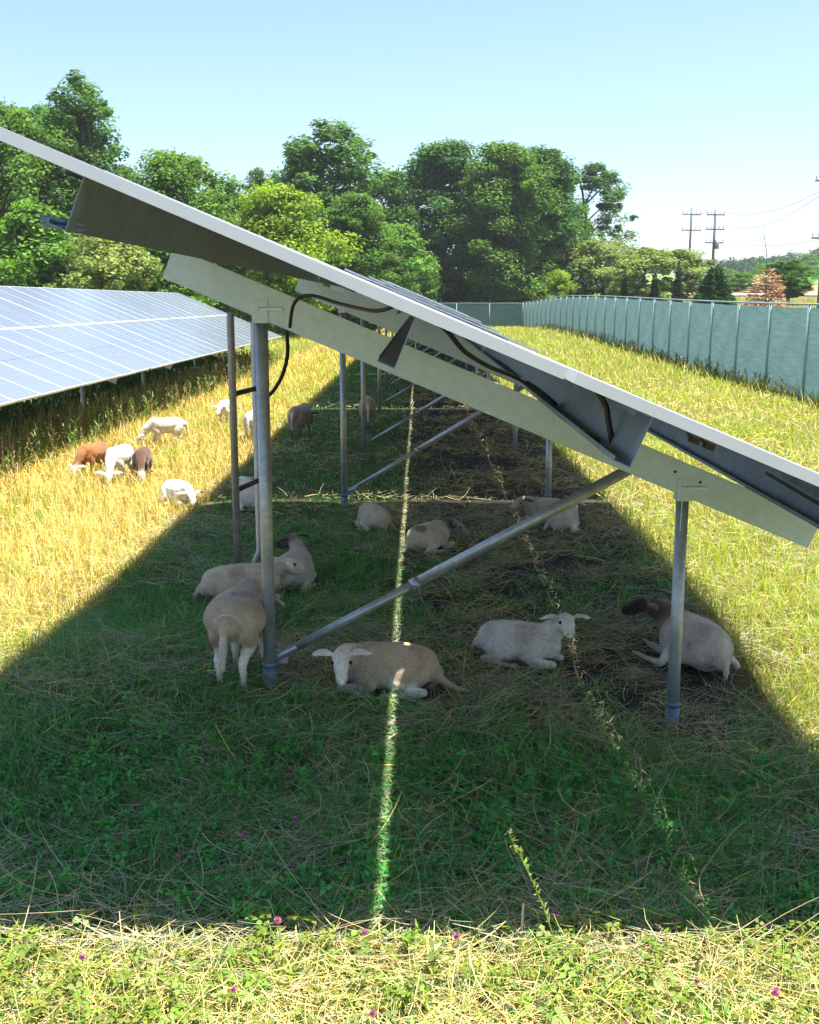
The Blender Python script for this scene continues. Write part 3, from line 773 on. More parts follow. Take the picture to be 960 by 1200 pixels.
# ------------------------------------------------------------------ the plants of the pasture
def jit(c, n, a=.25, hue=.12):
    c = np.asarray(c, float)
    v = 1 + (rng.random((n, 1))*2 - 1)*a
    h = 1 + (rng.random((n, 3))*2 - 1)*hue
    return np.clip(c*v*h, 0, 1)
def mixc(a, b, t): return np.asarray(a)*(1 - t[:, None]) + np.asarray(b)*t[:, None]

def gather(parts):
    off = 0; Vs, Qs, Cs = [], [], []
    for V, Q, C in parts:
        Vs.append(V); Qs.append(Q + off); Cs.append(C); off += len(V)
    return np.concatenate(Vs), np.concatenate(Qs), np.concatenate(Cs)

GREEN_SH = (.085, .265, .058); GREEN_SUN = (.235, .38, .032); GOLD = (.62, .41, .085); STRAW = (.64, .52, .165); OLIVE = (.32, .32, .05)  # shade and sun greens put part of the light into the blade colour
# 1. green blades
parts = []
X, Y = scatter(420000, 2.2, 110, 1.55)
under, under_l, camp = zones(X, Y)
front = (Y < 3.8)
gold = S((-X - 2.3)/1.0)*(1 - under_l)
pr = np.where(under > 0, 1 - .93*camp, 0.0)
nz = fbm(X, Y, 1.6, 40)
pr = np.where((under == 0) & front, .75, pr)
pr = np.where((under == 0) & ~front & (X > 0), .50 + .5*S((nz - .35)/.3), pr)
pr = np.where((under == 0) & ~front & (X <= 0), .18 + .65*S((nz - .44)/.18) + .28*S((12 - Y)/5), pr)
pr = np.where(under_l > 0, .5, pr)
k = (rng.random(len(X)) < pr) & clear(X, Y)
X, Y = X[k], Y[k]; under, under_l, camp, nz = under[k], under_l[k], camp[k], nz[k]; n = len(X)
h = np.where(under > 0, .06 + .10*rng.random(n), .12 + .20*rng.random(n))
h = np.where(Y < 5.2, .05 + .11*rng.random(n), h)
h *= (1 - .6*camp)
h = np.where(under_l > 0, .2 + .5*rng.random(n), h)
h *= .7 + .6*nz
w = (.0045 + .003*rng.random(n))*np.clip(Y/6.5, 1, 7)
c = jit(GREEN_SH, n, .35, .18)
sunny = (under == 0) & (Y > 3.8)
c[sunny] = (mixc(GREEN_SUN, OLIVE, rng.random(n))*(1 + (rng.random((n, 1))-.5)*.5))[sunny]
yl = rng.random(n) < .12; c[yl] = jit((.34,.28,.09), n)[yl]
c = np.clip(c*(.75 + .5*nz[:, None]), 0, 1)
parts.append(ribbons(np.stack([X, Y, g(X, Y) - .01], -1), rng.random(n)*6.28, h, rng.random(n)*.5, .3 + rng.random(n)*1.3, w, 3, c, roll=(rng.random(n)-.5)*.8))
# arching tufts close to the camera
m_ = 4200
tx = rng.uniform(-1, 1, m_); ty = 3.3 + 8.5*rng.random(m_)**1.25; tx = tx*(.42*ty + .7)
un_, ul_, cp_ = zones(tx, ty); nt_ = fbm(tx, ty, .7, 33)
kk = (rng.random(m_) < (1 - .95*cp_)*np.where(un_ > 0, .35 + .9*nt_, np.where(ty < 3.8, .5, .0))) & clear(tx, ty, 1.45)
tx, ty, nt_, un_ = tx[kk], ty[kk], nt_[kk], un_[kk]; per_ = 30
n = len(tx)*per_; rp = lambda a: np.repeat(a, per_)
a_ = rng.random(n)*6.28; rr_ = .045*np.sqrt(rng.random(n))
X = rp(tx) + np.cos(a_)*rr_*1.6; Y = rp(ty) + np.sin(a_)*rr_*1.6
h = (.09 + .15*rng.random(n))*rp(.7 + .6*nt_); h = np.where(Y < 3.8, h*.6, h)
tone = rp(.75 + .6*rng.random(len(tx)))[:, None]
c = jit((.090,.30,.060), n, .3, .18)*tone; lit = Y < 3.75; c[lit] = (jit((.22,.32,.03), n, .25)*tone)[lit]  # tufts in front of the panel shadow edge are painted a sunlit green
pale = rng.random(n) < .16; c[pale] = jit((.26,.34,.16), n, .25)[pale]
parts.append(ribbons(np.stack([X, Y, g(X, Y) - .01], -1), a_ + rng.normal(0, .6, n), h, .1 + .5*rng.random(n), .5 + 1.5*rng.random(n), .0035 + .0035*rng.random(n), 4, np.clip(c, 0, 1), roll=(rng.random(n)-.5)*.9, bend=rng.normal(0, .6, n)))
V, Q, C = gather(parts)
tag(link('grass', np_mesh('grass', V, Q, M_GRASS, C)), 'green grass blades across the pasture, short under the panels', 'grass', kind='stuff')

# 2. standing dry grass
parts = []
X, Y = scatter(480000, 4.0, 115, 1.45)
under, under_l, camp = zones(X, Y); nz = fbm(X, Y, 1.6, 40)
pr = np.where((X < 0), 1 - .65*S((nz - .44)/.18) - .25*S((12 - Y)/5), .34 - .26*S((nz - .35)/.3))*(under == 0)*(1 - .75*under_l)
k = (rng.random(len(X)) < pr) & clear(X, Y); X, Y, nz = X[k], Y[k], nz[k]; n = len(X)
h = .14 + .26*rng.random(n)**1.5; h *= np.where(X > 0, .85, 1.0); h *= np.where(np.abs(X - 9.4) < .7, 1.7, 1)
h *= S((np.abs(X + .15) - 2.2)/.9)*.4 + .6
w = (.0026 + .0018*rng.random(n))*np.clip(Y/6.5, 1, 8)
c = mixc(GOLD, (.56, .46, .10), rng.random(n))*(1 + (rng.random((n, 1)) - .5)*.5)
rt = S((X - 1)/2); c = c*(1 - .6*rt[:, None]) + np.array([.48,.48,.07])*.6*rt[:, None]
c = c*(.78 + .44*fbm(X, Y, 3.0, 50)[:, None])
parts.append(ribbons(np.stack([X, Y, g(X, Y) - .01], -1), rng.random(n)*6.28, h, .05 + rng.random(n)*.6, rng.random(n)*1.1, w, 3, np.clip(c, 0, 1), taper=.8, roll=(rng.random(n)-.5)*.8))
V, Q, C = gather(parts)
tag(link('dry_grass', np_mesh('dry_grass', V, Q, M_STRAW, C)), 'golden dry grass standing in the sunny pasture', 'dry grass', kind='stuff')

# 3. flattened straw
parts = []
X, Y = scatter(330000, 2.2, 34, 1.5)
under, under_l, camp = zones(X, Y); nz = fbm(X, Y, .8, 60); nb = fbm(X, Y, 2.1, 61)
pr = np.where(under > 0, .08 + .42*S((nz-.42)/.2)*S((nb-.3)/.3) + .85*camp*S((nz-.36)/.22), np.where(Y < 3.78, .92, .25))
k = (rng.random(len(X)) < pr) & clear(X, Y); X, Y, under, camp = X[k], Y[k], under[k], camp[k]; n = len(X)
L = np.where((Y < 3.78) & (rng.random(n) < .85), .06 + .14*rng.random(n), .10 + .24*rng.random(n)**1.5)
w = (.0018 + .002*rng.random(n))*np.clip(Y/6, 1, 4); cu_ = (rng.random(n)-.35)*np.where(under > 0, 1.5, 1.3)
z = g(X, Y) + .008 + np.where(under > 0, .05*rng.random(n), .07*rng.random(n))
z += np.where((under > 0) & (camp < .4), .05*rng.random(n), 0)
c = jit(STRAW, n, .35, .1); old = (rng.random(n) < np.where(under > 0, .55, .15)); c[old] = jit((.31,.265,.175), n, .45, .1)[old]; gs = (rng.random(n) < .3) & (under > 0) & (camp < .5); c[gs] = jit((.26,.33,.17), n, .3, .1)[gs]
parts.append(ribbons(np.stack([X, Y, z], -1), rng.random(n)*6.28, L, 1.35 + .35*(rng.random(n)-.5), cu_, w, 4, c, taper=.5, roll=(rng.random(n)-.5)*1.6, bend=rng.normal(0, .8, n)))
# matted bundles of bent hay
m_ = 2600
tx = rng.uniform(-1, 1, m_); ty = 3.6 + 9.5*rng.random(m_)**1.2; tx = tx*(.42*ty + .6)
un_, ul_, cp_ = zones(tx, ty); nt_ = fbm(tx, ty, 1.1, 63)
kk = (rng.random(m_) < np.where(un_ > 0, (.15 + .75*cp_*S((fbm(tx, ty, .8, 60)-.36)/.22)) + .75*S((nt_ - .5)/.15), .15)) & clear(tx, ty, 1.3)
tx, ty, un_ = tx[kk], ty[kk], un_[kk]; per_ = 20; n = len(tx)*per_; rp = lambda a: np.repeat(a, per_)
X = rp(tx) + rng.normal(0, .10, n); Y = rp(ty) + rng.normal(0, .06, n)
az_ = rp(rng.normal(0, .7, len(tx)) + np.pi*(rng.random(len(tx)) < .5)) + rng.normal(0, .4, n)
L = .10 + .24*rng.random(n)
c = jit((.42,.385,.27), n, .35, .08)*rp(.75 + .55*rng.random(len(tx)))[:, None]; gs = rng.random(n) < .25; c[gs] = jit((.25,.33,.17), n, .3)[gs]
parts.append(ribbons(np.stack([X, Y, g(X, Y) + .012 + .06*rng.random(n)], -1), az_, L, 1.15 + .45*rng.random(n), -.2 + .9*rng.random(n), .0022 + .0022*rng.random(n), 5, c, taper=.5, roll=(rng.random(n)-.5)*1.4, bend=rp(rng.normal(0, 1.2, len(tx))) + rng.normal(0, .7, n)))
# a few long stems lying along the edge of the front shadow
n = 150
X = rng.uniform(-1.9, 1.9, n); Y = rng.normal(3.76, .35, n); L = rng.uniform(.35, .75, n)
parts.append(ribbons(np.stack([X, Y, g(X, Y) + rng.uniform(.02, .11, n)], -1), rng.normal(0, .5, n) + np.pi*(rng.random(n) < .5), L, rng.uniform(1.25, 1.6, n), rng.uniform(-.15, .6, n), rng.uniform(.0025, .0045, n), 6, jit((.46,.35,.19), n, .3), taper=.5, bend=rng.normal(0, .7, n)))
V, Q, C = gather(parts)
tag(link('straw', np_mesh('straw', V, Q, M_STRAW, C)), 'pale cut straw lying flat over the ground', 'straw', kind='stuff')

# 4. clover
def clover():
    X, Y = scatter(30000, 2.2, 7.5, 1.0)
    under, ul, camp = zones(X, Y); nz = fbm(X, Y, .55, 70)
    pr = np.where(Y < 3.78, .15 + .75*S((nz-.42)/.15), .9*S((6.3 - Y)/1.6)*(.1 + .9*S((nz-.42)/.12)))*(1 - camp)
    k = (rng.random(len(X)) < pr) & clear(X, Y); X, Y = X[k], Y[k]; n = len(X)
    h = .04 + .10*rng.random(n); z = g(X, Y) + h
    a0 = rng.random(n)*6.28; r = .010 + .012*rng.random(n)**2
    Vs, Qs, Cs = [], [], []; off = 0
    c0 = np.where((Y < 3.78)[:, None], jit((.17,.25,.022), n, .3, .15), jit((.075,.29,.055), n, .3, .15))  # sunlit and shaded clover tones, painted apart at the shadow edge
    tx, ty = rng.normal(0, .3, n), rng.normal(0, .3, n)
    for j in range(3):
        a = a0 + j*2.094
        ux, uy = np.cos(a), np.sin(a); px, py = -uy, ux
        pts = []
        for (u, v, dz) in ((.1, 0, 0), (.9, .62, .12), (1.75, .0, -.05), (.9, -.62, .12)):
            qx = (u*ux + v*px)*r; qy = (u*uy + v*py)*r
            pts.append(np.stack([X + qx, Y + qy, z + qx*tx + qy*ty + dz*r], -1))
        Vs.append(np.stack(pts, 1).reshape(-1, 3)); Qs.append(np.arange(n*4).reshape(-1, 4) + off); Cs.append(np.repeat(c0*(.85+.3*rng.random((n, 1))), 4, 0)); off += n*4
    st_ = ribbons(np.stack([X, Y, g(X, Y)], -1), a0, h, np.zeros(n), np.zeros(n), np.full(n, .0018), 1, c0)
    return gather([(np.concatenate(Vs), np.concatenate(Qs), np.concatenate(Cs)), st_])
V, Q, C = clover()
m_ = 150
tx = rng.uniform(-1.9, 1.9, m_); ty = np.where(rng.random(m_) < .22, rng.uniform(2.5, 3.78, m_), 3.78 + 1.7*rng.random(m_)**1.3); per_ = 46; rp = lambda a: np.repeat(a, per_); n = m_*per_
P_ = np.stack([rp(tx) + rng.normal(0, .035, n), rp(ty) + rng.normal(0, .035, n), g(rp(tx), rp(ty)) + rng.uniform(.02, .13, n)*rp(rng.uniform(.6, 1.2, m_))], -1)
lv = ribbons(P_, rng.random(n)*6.28, .022 + .03*rng.random(n), .6 + .8*rng.random(n), rng.random(n)*.8, .012 + .014*rng.random(n), 3, np.where((rp(ty) < 3.76)[:, None], jit((.17,.30,.025), n, .3), jit((.075,.31,.055), n, .35)), roll=rng.normal(0, .5, n))  # larger leaves take the same painted sun and shade tones
V, Q, C = gather([(V, Q, C), lv])
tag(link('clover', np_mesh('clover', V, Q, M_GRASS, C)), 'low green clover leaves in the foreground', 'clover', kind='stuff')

# 5. tall weeds below the left racks and along the fence foot
def weeds():
    parts = []
    n = 2600
    Y = 13 + 36*rng.random(n)**1.4; X = -6.55 + rng.normal(0, .35, n) - .5*rng.random(n)
    X[:500] = 9.45 + rng.normal(0, .22, 500); Y[:500] = rng.uniform(14, 90, 500)
    h = .4 + .55*rng.random(n); h[:500] *= .55; h[500:] *= .85
    dry = rng.random(n) < .55
    c = np.where(dry[:, None], jit((.36,.27,.13), n), jit((.14,.21,.045), n))
    az = rng.random(n)*6.28; ln = rng.random(n)*.25; cu = rng.random(n)*.4
    wd = np.full(n, .006)*np.clip(Y/9, 1, 4)
    base = np.stack([X, Y, g(X, Y)], -1)
    parts.append(ribbons(base, az, h, ln, cu, wd, 4, c, taper=.4))
    m_ = 9    # side leaves / seed tufts on each stem
    for j in range(m_):
        t = .25 + .75*(j + rng.random(n))/m_
        p = base + np.stack([np.cos(az)*h*t*np.sin(ln + cu*t*.5), np.sin(az)*h*t*np.sin(ln + cu*t*.5), h*t*np.cos(ln + cu*t*.5)], -1)
        cc = np.where(dry[:, None], jit((.42,.31,.17), n, .3), jit((.13,.21,.04), n, .35))
        parts.append(ribbons(p, rng.random(n)*6.28, (.05 + .09*rng.random(n))*np.where(dry, .7, 1.3), .5 + .9*rng.random(n), .5*rng.random(n), wd*np.where(dry, 1.4, 2.2), 2, cc))
    return gather(parts)
V, Q, C = weeds()
tag(link('weeds', np_mesh('weeds', V, Q, M_GRASS, C)), 'tall mixed weeds under the left racks and along the fence', 'weeds', kind='stuff')

# dark leafy undergrowth beneath the left racks
n = 45000
X = -7.5 - 2.6*rng.random(n)**.8; Y = 12.5 + 36*rng.random(n); zt = (.15 + .75*fbm(X, Y, 1.1, 80))*rng.random(n)
V, Q, C = ribbons(np.stack([X, Y, g(X, Y) + zt], -1), rng.random(n)*6.28, .08 + .14*rng.random(n), .3 + rng.random(n), rng.random(n), .025 + .025*rng.random(n), 2, jit((.05,.105,.03), n, .4))
tag(link('undergrowth', np_mesh('undergrowth', V, Q, M_GRASS, C)), 'dark leafy undergrowth in the shade of the left racks', 'undergrowth', kind='stuff')

# pink clover blossoms (things, far apart in the foreground)
def blossom_mesh():
    V, Q, C = [], [], []
    parts = []
    n = 70
    ph = np.arccos(1 - 1.7*(np.arange(n)+.5)/n); a = np.arange(n)*2.39996
    b = np.zeros((n, 3))
    parts.append(ribbons(b, a, np.full(n, .0125), ph, np.full(n, -.25), np.full(n, .0042), 2, jit((.50,.20,.34), n, .25), taper=.5))
    parts.append(ribbons(np.array([[0,0,-.10]]), np.array([.3]), np.array([.10]), np.array([0.]), np.array([.05]), np.array([.0022]), 2, np.array([[.1,.2,.05]])))
    V, Q, C = gather(parts)
    return np_mesh('clover_blossom', V, Q, M_GRASS, C)
BL = blossom_mesh()
random.seed(5)
bl_px = [(-.53,3.72),(-.2,3.62),(.14,3.6),(.52,3.78),(.95,3.35),(1.05,3.42),(.66,3.1),(1.2,3.3),(-.62,3.28),(-.9,3.12),(-.15,3.2),(-.33,3.05),(-1.05,3.0),(1.3,3.1),(.05,2.95),(-1.2,3.5),
         (-.62,5.0),(-.78,4.8),(-.45,4.95),(-.3,4.6),(-.75,4.35),(-.55,4.5),(-.15,4.85),(-1.0,4.15),(-.5,4.1),(.2,4.4)]
for i, (x, y) in enumerate(bl_px):
    o = link('clover_blossom', BL, None, (x, y, gz(x, y) + random.uniform(.09, .14)), (random.uniform(-.4, .4), random.uniform(-.4, .4), random.uniform(0, 6)), (random.uniform(.9, 1.25),)*3)
    sh = y > 3.72
    tag(o, 'dusky clover blossom in the shaded grass near the camera' if sh else 'pink clover blossom in the sunlit grass near the camera', 'flower',
        'clover blossoms in the shade' if sh else 'clover blossoms in the sun')

# single weed stalk and cut stub in front
def stalk():
    mb = MB(); P = catmull([(.52,3.74,-.02),(.49,3.74,.12),(.43,3.745,.28),(.37,3.75,.41),(.325,3.755,.50)], 6)
    mb.tube(P, list(np.linspace(.0035, .0016, len(P))), 6)
    return mb, P
root = empty('weed_stalk', (.52, 3.68, gz(.52, 3.68))); tag(root, 'lone tall weed stalk leaning left with small yellow-green buds, at the front shadow edge', 'weed')
mb, P = stalk(); off = np.array([.52, 3.74, 0])
mbs = MB(); mbs.tube([p - off for p in P], list(np.linspace(.0040, .0018, len(P))), 6); 
mstem = foliage_mat('stalk_green', .1); 
me = mbs.mesh('stem', mstem); a = me.color_attributes.new('Col', 'FLOAT_COLOR', 'POINT'); a.data.foreach_set('color', np.tile([.22,.24,.07,1], len(me.vertices)).astype(np.float32))
link('stem', me, root)
n = 90; t = rng.random(n)**.7; ii = (t*(len(P)-1)).astype(int)
V, Q, C = ribbons(P[ii] - off, rng.random(n)*6.28, .012 + .022*rng.random(n), rng.random(n)*1.3, rng.random(n)*.8, .007 + .008*rng.random(n), 2, jit((.26,.33,.07), n, .3))  # small buds along the stem, loose pieces in one mesh
link('bud_spray', np_mesh('bud_spray', V, Q, M_GRASS, C), root)
n = 60; 
V, Q, C = ribbons(np.stack([rng.normal(0,.05,n), rng.normal(0,.05,n), rng.uniform(.0,.09,n)], -1), rng.random(n)*6.28, .03 + .04*rng.random(n), .5 + rng.random(n), rng.random(n)*.8, .014 + .012*rng.random(n), 3, jit((.13,.26,.05), n, .3))
link('leaves', np_mesh('leaves', V, Q, M_GRASS, C), root)
V, Q, C = ribbons(np.array([[.385,3.72,0.]]), np.array([1.0]), np.array([.19]), np.array([.06]), np.array([.02]), np.array([.011]), 3, np.array([[.5,.42,.27]]), taper=.1)
tag(link('dry_stub', np_mesh('dry_stub', V, Q, M_STRAW, C)), 'upright pale dry stem stub left of the leaning weed stalk', 'dry stem')

# ------------------------------------------------------------------ fences
def fence(name, p0, p1, nb, h, label, lean=0):
    root = empty(name, (p0[0], p0[1], gz(*p0))); tag(root, label, 'fence')
    P0 = Vector((p0[0], p0[1], 0)); P1 = Vector((p1[0], p1[1], 0)); d = (P1 - P0)/nb; z0 = gz(*p0)
    nrm = Vector((-d.y, d.x, 0)).normalized()
    side = nrm if nrm.x < -.5 or nrm.y < -.5 else -nrm      # towards the racks
    xs = []; sub = 8
    tops = []
    Vv, Qq = [], []; rows = 10
    for i in range(nb*sub + 1):
        u = i/sub; p = P0 + d*u; gzz = gz(p.x, p.y) - z0
        sag = .012*math.sin((u % 1)*math.pi)
        for j in range(rows + 1):
            f = j/rows
            bul = .03*math.sin((u % 1)*math.pi)*math.sin(f*math.pi)*math.sin(i*1.7 + j*.9) + .012*math.sin(i*.9)*math.sin(f*9)
            q = p - side*(.04 + bul) - P0
            Vv.append((q.x, q.y, gzz - .02 + f*(h - .06 - sag)))
    m_ = rows + 1
    for i in range(nb*sub):
        for j in range(rows): Qq.append((i*m_ + j, (i+1)*m_ + j, (i+1)*m_ + j + 1, i*m_ + j + 1))
    link('screen', np_mesh('screen', Vv, Qq, M_SCREEN, smooth=True), root)
    mb = MB(); pts = []
    for i in range(nb*2 + 1):
        p = P0 + d*(i/2); pts.append(Vector((p.x - P0.x, p.y - P0.y, gz(p.x, p.y) - z0 + h)))
    mb.tube(pts, .024, 8); link('top_rail', mb.mesh('top_rail', M_RAIL, True), root)
    mb = MB(); mb.tube([(0, 0, -.5), (0, 0, h - .028)], .036, 10); mb.tube([(0,0,h-.03),(0,0,h+.004)], .03, 10)
    pm = mb.mesh('fence_post', M_RAIL, True)
    for i in range(nb + 1):
        p = P0 + d*i; q = p - P0 + side*.02
        link('fence_post', pm, root, (q.x, q.y, gz(p.x, p.y) - z0), (random.uniform(-.008,.008), random.uniform(-.008,.008), 0))
fence('privacy_fence', (9.75, 9.5), (9.75, 104), 31, 2.35, 'long green screened fence running along the right side of the pasture')
fence('privacy_fence', (9.70, 104.2), (-9, 104.2), 6, 2.25, 'dark green screened fence closing the far end of the pasture')

# ------------------------------------------------------------------ trees
def leaf_cloud(centres, rad, per, size, hue, seed, squash=.75, up=.6):
    r = np.random.default_rng(seed)
    Cn = np.repeat(centres, per, 0); Rn = np.repeat(rad, per)
    n = len(Cn)
    d = r.normal(size=(n, 3)); d /= np.linalg.norm(d, axis=1)[:, None]
    rr = r.random(n)**.45
    P = Cn + d*(rr*Rn)[:, None]*np.array([1, 1, squash])
    nr = d*.7 + r.normal(size=(n, 3))*.55 + np.array([0, 0, up]); nr /= np.linalg.norm(nr, axis=1)[:, None]
    t = np.cross(nr, r.normal(size=(n, 3))); t /= np.linalg.norm(t, axis=1)[:, None]; b = np.cross(nr, t)
    s = size*(.55 + .8*r.random(n))[:, None]
    V = np.stack([P - t*s, P - b*s*.55 + nr*s*.12, P + t*s, P + b*s*.55 - nr*s*.1], 1).reshape(-1, 3)
    Q = np.arange(n*4).reshape(-1, 4)
    cv = np.repeat(.72 + .56*r.random(len(centres)), per); lv = .75 + .5*r.random(n)
    c = 1.12*np.asarray(hue)[None]*(cv*lv)[:, None]
    yl = np.repeat(r.random(len(centres)), per)[:, None]
    c = c*(1 - .3*yl) + c*np.array([1.5, 1.15, .8])*.3*yl
    return V, Q, np.repeat(np.clip(c, 0, 1), 4, 0)

def tree_proto(seed, H, W, base, ncl, crad, per, size, hue, profile, loose=0.0):
    r = np.random.default_rng(seed)
    cs, rs = [], []
    nl = 7 + int(r.integers(4))
    lob = [(r.random()*6.28, base + (1-base)*r.random(), (.15 + .38*r.random())) for _ in range(nl)]
    while len(cs) < ncl:
        f = r.random(); z = base + (1-base)*f
        a = r.random()*6.28
        env = profile(f)
        for (la, lz, lw) in lob:
            da = abs((a - la + 3.14) % 6.28 - 3.14)
            env *= 1 + lw*math.exp(-(da/.5)**2 - ((z-lz)/.15)**2) - .05
        env *= .70 + .46*r.random()
        q = r.random()**(.5 if loose == 0 else .42)
        if loose and vnoise(np.array([a*2.2]), np.array([z*9]), 1.0, seed)[0] < loose: continue
        cs.append((math.cos(a)*q*env*W/2, math.sin(a)*q*env*W/2, z*H)); rs.append(crad*(.40 + .95*r.random()**1.3))
    cs = np.array(cs); rs = np.array(rs)
    V, Q, C = leaf_cloud(cs, rs, per, size, hue, seed+1, squash=1.15 if loose > .3 else .85)
    crown = np_mesh('crown', V, Q, M_LEAF, C)
    mb = MB()
    lean = r.normal(0, .03, 2)*H
    tr = [Vector((lean[0]*t*t, lean[1]*t*t, H*t)) for t in np.linspace(0, .88, 9)]
    r0 = .017*H
    mb.tube([tr[0] - Vector((0, 0, .6))] + tr, [r0*1.5, r0*1.25] + [r0*(1 - t*.95) + .02 for t in np.linspace(.1, .98, 8)], 9)
    order = r.permutation(ncl)[:26]
    for k in order:
        e = Vector(cs[k]); zt = max(base*.55*H, min(e.z*.75, .8*H)); i = min(int(zt/(.88*H)*8), 7)
        s0 = tr[i].lerp(tr[i+1], .5); m1 = s0.lerp(e, .5) + Vector(r.normal(0, .25, 3)) + Vector((0, 0, .25))
        rr = r0*.42*(1 - zt/H) + .025
        mb.tube([s0, m1, e], [rr, rr*.65, .015], 6)
    trunk = mb.mesh('trunk', M_BARK, True)
    return trunk, crown
round_p = lambda f: math.sin(math.pi*min(1, (f*.86 + .10)))**.55
oval_p = lambda f: max(.12, math.sin(math.pi*(f*.80 + .14))**.8)
tall_p = lambda f: .35 + .65*math.sin(math.pi*(f*.75 + .2)) if f < .95 else .25
bush_p = lambda f: max(.15, math.cos(f*1.45)**.6)
PROT = {
 'broad1': tree_proto(101, 15, 10, .18, 200, 1.0, 230, .135, (.085,.195,.034), round_p),
 'broad2': tree_proto(102, 15, 10.5, .16, 210, 1.05, 230, .135, (.105,.205,.034), oval_p),
 'tall1': tree_proto(103, 20, 8.5, .18, 210, .72, 150, .13, (.085,.175,.042), tall_p, .40),
 'tall2': tree_proto(104, 20, 9.5, .20, 190, .75, 150, .13, (.080,.165,.048), tall_p, .44),
 'bright': tree_proto(105, 10, 9, .06, 180, .95, 220, .13, (.20,.31,.026), round_p),
 'dense1': tree_proto(106, 17, 10.5, .04, 300, 1.1, 210, .14, (.062,.150,.032), oval_p),
 'dense2': tree_proto(107, 17, 10, .04, 290, 1.05, 210, .14, (.088,.178,.030), round_p),
 'bush1': tree_proto(108, 6, 7, .02, 130, .75, 200, .105, (.115,.235,.036), bush_p),
 'bush2': tree_proto(109, 6, 8, .05, 110, .8, 190, .105, (.20,.27,.075), bush_p, .3),
}
def tree(proto, x, y, top, width, label, group=None, name='broadleaf_tree', cat='tree', rz=None, zb=None):
    tr_, cr_ = PROT[proto]
    z = gz(x, y) if zb is None else zb
    H0 = max(v.co.z for v in tr_.vertices)/.88; W0 = PW[proto]
    root = empty(name, (x, y, z), random.uniform(0, 6.28) if rz is None else rz)
    root.scale = (width/W0, width/W0, (top - z)/PH[proto])
    tag(root, label, cat, group)
    link('trunk', tr_, root); link('crown', cr_, root)
    return root
PW, PH = {}, {}
for kx, (a_, b_) in PROT.items():
    n_ = len(b_.vertices); v_ = np.empty(n_*3, np.float32); b_.vertices.foreach_get('co', v_); v_ = v_.reshape(-1, 3)
    PH[kx] = float(np.percentile(v_[:, 2], 99.7)); PW[kx] = float(np.percentile(v_[:, 0], 98.5) - np.percentile(v_[:, 0], 1.5))
F_ = 1275.0
def at_px(px, ytop, Y): return ((px - 492)/F_*Y*.982, 2.4 + (355 - ytop)/F_*Y*.915)     # world x and world height of a tree top standing Y metres away
random.seed(11)
WG = 'trees of the wood behind the racks'
for (kind, px, yt, wpx, Y, lab) in [
 ('broad2', 10, 118, 125, 76, 'broad tree at the far left edge of the wood, cut by the photo edge'),
 ('broad1', 62, 122, 100, 86, 'rounded tree left of the tallest tree of the wood'),
 ('tall1', 103, 86, 100, 80, 'tallest airy tree of the left wood, rising above the panel edge'),
 ('broad2', 205, 175, 130, 84, 'broad olive-green tree behind the upper end of the near panels'),
 ('tall2', 150, 190, 80, 96, 'slim tree between the tallest one and the broad olive-green one'),
 ('broad1', 258, 218, 80, 98, 'small dark tree in the dip of the tree line'),
 ('tall2', 304, 194, 62, 104, 'thin loose treetop poking up left of the yellow-green tree'),
 ('bright', 325, 216, 118, 84, 'bright yellow-green tree showing just above the panel edge'),
 ('tall1', 388, 140, 112, 100, 'tall loose blue-green tree in the middle of the wood'),
 ('broad1', 352, 168, 62, 106, 'looser tree leaning on the left of the tall middle tree'),
 ('dense2', 418, 226, 105, 90, 'rounded dark green tree below the tall loose middle one'),
 ('broad1', 458, 198, 85, 104, 'mid-green tree filling the gap left of the dense dark group'),
 ('dense1', 520, 164, 112, 106, 'dense dark tree at the left of the big tree group'),
 ('dense2', 588, 166, 122, 100, 'big dense tree in the middle of the dark group'),
 ('dense1', 632, 172, 95, 104, 'dense tree at the right of the dark group, yellowish on its sunny side'),
 ('tall2', 692, 188, 88, 112, 'loose tree with open branches right of the dense dark group'),
 ('bright', 652, 316, 44, 98, 'small yellow-green tree at the foot of the dense group, by the fence corner'),
 ('bush1', 45, 236, 150, 64, 'low light green tree under the panel edge at far left'),
 ('bush2', 125, 268, 120, 62, 'low loose bush left of the upper beam end'),
 ('bush1', 190, 276, 110, 70, 'low leafy bush behind the upper beam end'),
 ('bush1', 470, 262, 90, 96, 'leafy bush at the left foot of the dense dark group'),
 ('bush2', 700, 280, 90, 102, 'olive bush behind the row of small conifers'),
 ('bush2', 752, 288, 80, 108, 'airy pale bush left of the utility poles'),
 ('bush2', 796, 290, 76, 112, 'airy pale bush right below the utility poles'),
 ('broad1', 922, 303, 54, 100, 'round green tree right behind the rusty dead conifer'),
 ('bush1', 640, 290, 70, 108, 'green bush between the dense group and the loose tree'),
 ]:
    if 440 < px < 720: Y += 13
    x, zt = at_px(px, yt, Y)
    tree(kind, x, Y, zt, wpx/F_*Y, lab, WG if px < 720 else 'bushes and trees beyond the right fence', name='bush' if kind.startswith('bush') else 'broadleaf_tree', cat='bush' if kind.startswith('bush') else 'tree')

